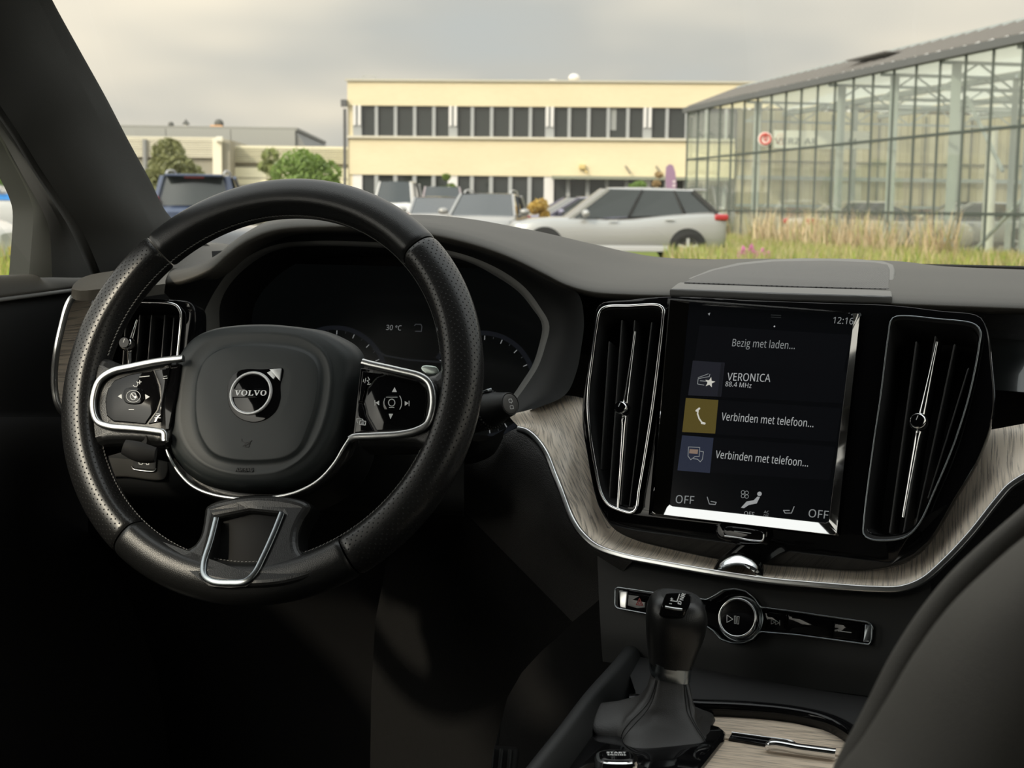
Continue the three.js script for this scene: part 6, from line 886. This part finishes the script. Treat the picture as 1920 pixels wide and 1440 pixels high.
// local axes: x towards the nose, y up, z to its right; profile points along the side
function makeCar(name, label, body, K, group) {
  const t = thing(name, label, 'car', null, group), { L, Wd, H, belt = 0.95, hood = 0.98, sill = 0.28, nose = 0.8, cowl = 0.28, roof0 = 0.5, roof1 = 0.86, tail = 0.98, deck = 1.0, wr = 0.34, wf = 0.19, wb = 0.8 } = K;
  const X = (u) => L / 2 - u * L, hw = Wd / 2;
  // lower body: rings round the length
  const st = [[0, 0.42, nose - 0.06, 0.72], [0.012, 0.36, nose, 0.84], [0.05, 0.3, hood - 0.1, 0.94], [0.12, sill, hood - 0.04, 0.99], [cowl, sill, belt + 0.02, 1], [0.5, sill, belt, 1], [0.75, sill, belt + 0.03 + (K.beltR ?? 0) * 0.7, 1], [0.9, sill + 0.02, belt + 0.05 + (K.beltR ?? 0), 0.98], [0.965, 0.34, deck, 0.95], [0.992, 0.4, deck - 0.06, 0.9], [1, 0.46, deck - 0.14, 0.84]];
  const sec = ([u, lo, hi, k]) => { const w = hw * k, x = X(u), pr = [[-0.9, 0], [-0.97, 0.06], [-1, 0.3], [-0.995, 0.62], [-0.96, 0.86], [-0.88, 0.97], [-0.6, 1], [0, 1.01], [0.6, 1], [0.88, 0.97], [0.96, 0.86], [0.995, 0.62], [1, 0.3], [0.97, 0.06], [0.9, 0], [0.4, -0.02], [-0.4, -0.02]]; return pr.map(([z, y]) => v3(x, lo + (hi - lo) * y, z * w)); };
  const rings = smoothRows(st.map((s) => sec(s)), 4), bodyG = grid(rings, true);
  part('body', [bodyG, fan(rings[0], rings[0].reduce((s, p) => s.add(p), v3(0, 0, 0)).multiplyScalar(1 / 17), true), fan(rings[rings.length - 1], rings[rings.length - 1].reduce((s, p) => s.add(p), v3(0, 0, 0)).multiplyScalar(1 / 17))], body, t);
  // glasshouse
  const yb = belt - 0.02, yr = H - 0.06, A = [cowl, yb, 0.86], B = [roof0, yr, 0.7], C = [roof1, yr - 0.02, 0.68], D = [tail - 0.02, yb + 0.03 + (K.beltR ?? 0), 0.84], pt = ([u, y, k], s) => v3(X(u), y, s * k * hw), lerpS = (P, Q, f) => [mixn(P[0], Q[0], f), mixn(P[1], Q[1], f), mixn(P[2], Q[2], f)];
  const quad = (a, b, c, d) => { const g = new THREE.BufferGeometry(); g.setAttribute('position', new THREE.Float32BufferAttribute([a, b, c, a, c, d].flatMap((p) => [p.x, p.y, p.z]), 3)); g.computeVertexNormals(); return g; };
  part('windscreen', grid(smoothRows([[A, B].map((q) => pt(q, -1)), [A, B].map((q) => pt(q, 0).add(v3(0.1, 0.015, 0))), [A, B].map((q) => pt(q, 1))], 6)), carGlass, t);
  part('rear_window', grid(smoothRows([[D, C].map((q) => pt(q, -1)), [D, C].map((q) => pt(q, 0).add(v3(-0.06, 0.01, 0))), [D, C].map((q) => pt(q, 1))], 6)), carGlass, t);
  for (const s of [-1, 1]) { const cuts = K.cuts ?? [0, 0.44, 0.8, 1], topAt = (f) => lerpS(B, C, f), botAt = (f) => lerpS(A, D, f); for (let k = 0; k < cuts.length - 1; k++) { const f0 = cuts[k] + (k ? 0.012 : 0), f1 = cuts[k + 1] - 0.012; part('side_window', quad(pt(botAt(f0), s), pt(botAt(f1), s), pt(topAt(f1), s), pt(topAt(f0), s)), carGlass, t); if (k) part('pillar', bar(pt(botAt(cuts[k]), s), pt(topAt(cuts[k]), s), 0.07, 0.03), blackM, t); }
    part('roof_pillar', bar(pt(A, s), pt(B, s), 0.06, 0.07), body, t); part('roof_pillar', bar(pt(D, s), pt(C, s), 0.12, 0.08), K.dpillar ?? body, t);
    if (K.rails) part('roof_rail', sweep(curve([v3(X(roof0 + 0.03), yr + 0.03, s * 0.62 * hw), v3(X(roof0 + 0.06), yr + 0.09, s * 0.62 * hw), v3(X(roof1 - 0.06), yr + 0.09, s * 0.62 * hw), v3(X(roof1), yr + 0.03, s * 0.62 * hw)], 20), 0.02, { up: v3(0, 1, 0), k: 8 }), alloyM, t);
    part('wing_mirror', [new THREE.SphereGeometry(0.13, 16, 12).scale(0.7, 0.62, 1).translate(X(cowl + 0.07), belt + 0.1, s * (hw + 0.08)), bar(v3(X(cowl + 0.07), belt + 0.02, s * (hw - 0.1)), v3(X(cowl + 0.07), belt + 0.06, s * (hw + 0.05)), 0.06, 0.04)], K.mirror ?? body, t);
    for (const f of [0.47, 0.73]) part('door_handle', rbox(0.2, 0.03, 0.04, 0.012, X(f), belt - 0.1 + (K.beltR ?? 0) * f, s * (hw + 0.012)), K.handle ?? body, t);
    part('sill_trim', rbox(L * 0.5, 0.12, 0.05, 0.02, X(0.5), sill + 0.02, s * (hw - 0.01)), K.trim ?? blackM, t);
    for (const u of [wf, wb]) { part('wheel_arch', new THREE.CylinderGeometry(wr + 0.055, wr + 0.055, 0.12, 32).rotateX(Math.PI / 2).translate(X(u), wr + 0.03, s * (hw - 0.045)), blackM, t);
      const w = part('wheel', new THREE.LatheGeometry([[wr * 0.66, -0.1], [wr * 0.92, -0.11], [wr, -0.07], [wr, 0.07], [wr * 0.92, 0.11], [wr * 0.66, 0.1]].map((p) => new THREE.Vector2(...p)), 36).rotateX(Math.PI / 2).translate(X(u), wr, s * (hw - 0.07)), tyreM, t);
      part('rim', [new THREE.CylinderGeometry(wr * 0.64, wr * 0.66, 0.03, 30, 1, true).rotateX(Math.PI / 2).translate(X(u), wr, s * (hw + 0.025)), ...[0, 1, 2, 3, 4].map((k) => new THREE.BoxGeometry(0.06, wr * 0.62, 0.03).translate(0, wr * 0.31, 0).rotateZ(k * 1.2566).translate(X(u), wr, s * (hw + 0.03))), new THREE.CylinderGeometry(0.06, 0.06, 0.04, 16).rotateX(Math.PI / 2).translate(X(u), wr, s * (hw + 0.03))], alloyM, w); }
    part('headlight', new THREE.SphereGeometry(0.2, 16, 10).scale(0.7, 0.4, 0.9).translate(X(0.045), nose - 0.1, s * (hw - 0.25)), lampM, t);
    part('tail_light', rbox(0.3, K.tl ?? 0.16, 0.22, 0.05, X(0.972), (K.tly ?? deck - 0.12), s * (hw - 0.13)), tailM, t); }
  part('roof', grid(smoothRows([0, 0.34, 0.68, 1].map((f) => { const q = lerpS(B, C, f), up = 0.02 + 0.04 * Math.sin(Math.PI * (0.15 + 0.7 * f)); return [-1, -0.92, -0.5, 0, 0.5, 0.92, 1].map((z) => v3(X(q[0]), q[1] + (Math.abs(z) === 1 ? -0.005 : up * (1 - 0.35 * z * z)), z * q[2] * hw)); }), 4)), body, t);
  part('number_plate', rbox(0.02, 0.11, 0.5, 0.005, X(1) - 0.005, 0.62, 0), std({ name: 'yellow plate', color: rgb(0.65, 0.45, 0.04), roughness: 0.5 }), t); part('number_plate', rbox(0.02, 0.11, 0.5, 0.005, X(0) + 0.005, 0.5, 0), std({ name: 'yellow plate', color: rgb(0.65, 0.45, 0.04), roughness: 0.5 }), t);
  part('grille', rbox(0.06, 0.2, Wd * 0.5, 0.03, X(0.012), nose - 0.2, 0), blackM, t); part('bumper', rbox(0.2, 0.22, Wd * 0.8, 0.08, X(0.02), 0.36, 0), blackM, t); part('bumper', rbox(0.2, 0.22, Wd * 0.8, 0.08, X(0.98), 0.42, 0), blackM, t);
  if (K.spoiler) part('spoiler', rbox(0.34, 0.05, Wd * 0.62, 0.02, X(roof1 + 0.03), yr + 0.0, 0), body, t);
  if (K.brake) part('brake_light', rbox(0.04, 0.05, 0.4, 0.015, X(roof1) - 0.16, yr - 0.03, 0), tailM, t);
  if (K.stripe) for (const s of [-1, 1]) part('stripe', rbox(L * 0.7, 0.16, 0.02, 0.005, X(0.5), belt - 0.09, s * (hw + 0.004)), std({ name: 'blue stripe', color: rgb(0.05, 0.3, 0.8), roughness: 0.4 }), t);
  return t;
}
// heading: 0 = nose towards the left of the picture
const park = (c, px, d, heading) => { const q = d / FPX; c.position.copy(V((px - 960) * q, 0, d)); c.rotation.y = PSI + Math.PI + heading; return c; };
park(makeCar('car', 'silver crossover parked side on before the office building', paint(0.38, 0.38, 0.37), { L: 4.6, Wd: 1.84, H: 1.63, belt: 0.95, hood: 0.98, nose: 0.86, deck: 1.12, beltR: 0.12, cowl: 0.27, roof0: 0.45, roof1: 0.845, tail: 0.975, wr: 0.34, wf: 0.155, wb: 0.815, dpillar: blackM, mirror: paint(0.38, 0.38, 0.37), handle: alloyM, trim: alloyM, spoiler: true, cuts: [0, 0.4, 0.78, 1], tl: 0.14, tly: 1.0, sill: 0.3 }), 1147, 31, 0.06);
park(makeCar('car', 'dark blue estate seen from behind beyond the wheel rim, with red lamps and roof rails', paint(0.05, 0.07, 0.13), { L: 4.6, Wd: 1.85, H: 1.78, belt: 1.1, hood: 1.0, deck: 1.12, roof1: 0.93, tail: 0.985, tl: 0.5, tly: 1.05, rails: true, brake: true, spoiler: true }), 384, 31, -Math.PI / 2 + 0.12);
park(makeCar('van', 'white van facing the car park, topmost of the row right of the wheel rim', paint(0.6, 0.59, 0.57, 0), { L: 5.2, Wd: 1.95, H: 2.3, belt: 1.3, hood: 1.2, nose: 0.95, deck: 1.3, cowl: 0.17, roof0: 0.3, roof1: 0.97, tail: 0.995 }), 744, 66, Math.PI / 2 - 0.05);
park(makeCar('van', 'pale mauve people carrier between the white van and the grey estate', paint(0.33, 0.27, 0.27), { L: 4.9, Wd: 1.86, H: 1.96, belt: 1.12, hood: 1.08, deck: 1.15, cowl: 0.19, roof0: 0.36, roof1: 0.95 }), 826, 56, Math.PI / 2 + 0.05);
park(makeCar('car', 'grey saloon half hidden behind the steering wheel and the grey estate', paint(0.28, 0.275, 0.26), { L: 4.6, Wd: 1.8, H: 1.46, belt: 0.95, roof1: 0.78, tail: 0.88, deck: 1.0 }), 815, 42, Math.PI / 2 + 0.06);
park(makeCar('car', 'grey estate car facing us with a green tinged windscreen', paint(0.3, 0.295, 0.28), { L: 4.6, Wd: 1.84, H: 1.52, belt: 0.95, roof1: 0.92, cowl: 0.27, roof0: 0.47, rails: true }), 910, 35.5, Math.PI / 2 - 0.1);
park(makeCar('car', 'dark lilac hatchback hidden behind the bonnet of the silver crossover', paint(0.2, 0.19, 0.27), { L: 4.2, Wd: 1.78, H: 1.5 }), 1066, 41, 0.3);
park(makeCar('car', 'white hatchback roof behind the silver crossover', paint(0.75, 0.74, 0.7, 0), { L: 4.2, Wd: 1.78, H: 1.52 }), 1105, 45, 0.1);
{ // our own bonnet, glimpsed past the instrument hood
  const at = v3(-0.6, 1.0, -2.4), bn = thing('bonnet', 'glossy black wing of the bonnet glimpsed between the wheel rim and the instrument hood', 'car bonnet', at), black = phy({ name: 'black car paint', color: rgb(0.008, 0.009, 0.009), roughness: 0.15, clearcoat: 1, clearcoatRoughness: 0.03 });
  const row = (F, k) => [[-1.04, 0.8], [-1.02, 1.0], [-0.98, 1.09], [-0.92, 1.125], [-0.84, 1.13], [-0.74, 1.11], [-0.6, 1.07], [-0.4, 1.04], [0.3, 1.01]].map(([x, y]) => v3(x, y - k, -F).sub(at));
  part('panel', skin([row(1.63, 0.05), row(1.66, 0.008), row(1.8, 0), row(2.2, 0.01), row(2.7, 0.05), row(3.1, 0.16)], 60, 5), black, bn);
}
park(makeCar('car', 'silver car with a bright blue stripe outside the driver side window', paint(0.55, 0.56, 0.55), { L: 4.6, Wd: 1.85, H: 1.75, belt: 1.36, hood: 1.2, deck: 1.4, stripe: true }), -30, 40, Math.PI + 0.1);
park(makeCar('car', 'white car cut off by the left edge behind the grass', paint(0.7, 0.69, 0.66, 0), { L: 4.3, Wd: 1.8, H: 1.5 }), -285, 19, Math.PI + 0.1);
park(makeCar('car', 'beige saloon shape seen in the greenhouse panes', paint(0.55, 0.5, 0.4), { L: 4.7, Wd: 1.84, H: 1.46, roof1: 0.76, tail: 0.88 }), 1640, 38, Math.PI + 0.15);  // car form seen in the glass, modelled behind the panes
park(makeCar('car', 'grey car shape seen in the greenhouse panes by the white post', paint(0.4, 0.4, 0.38), { L: 4.6, Wd: 1.84, H: 1.5 }), 1790, 41, 0.2);  // second car form in the glass, also modelled behind it
renderer.render(scene, camera);
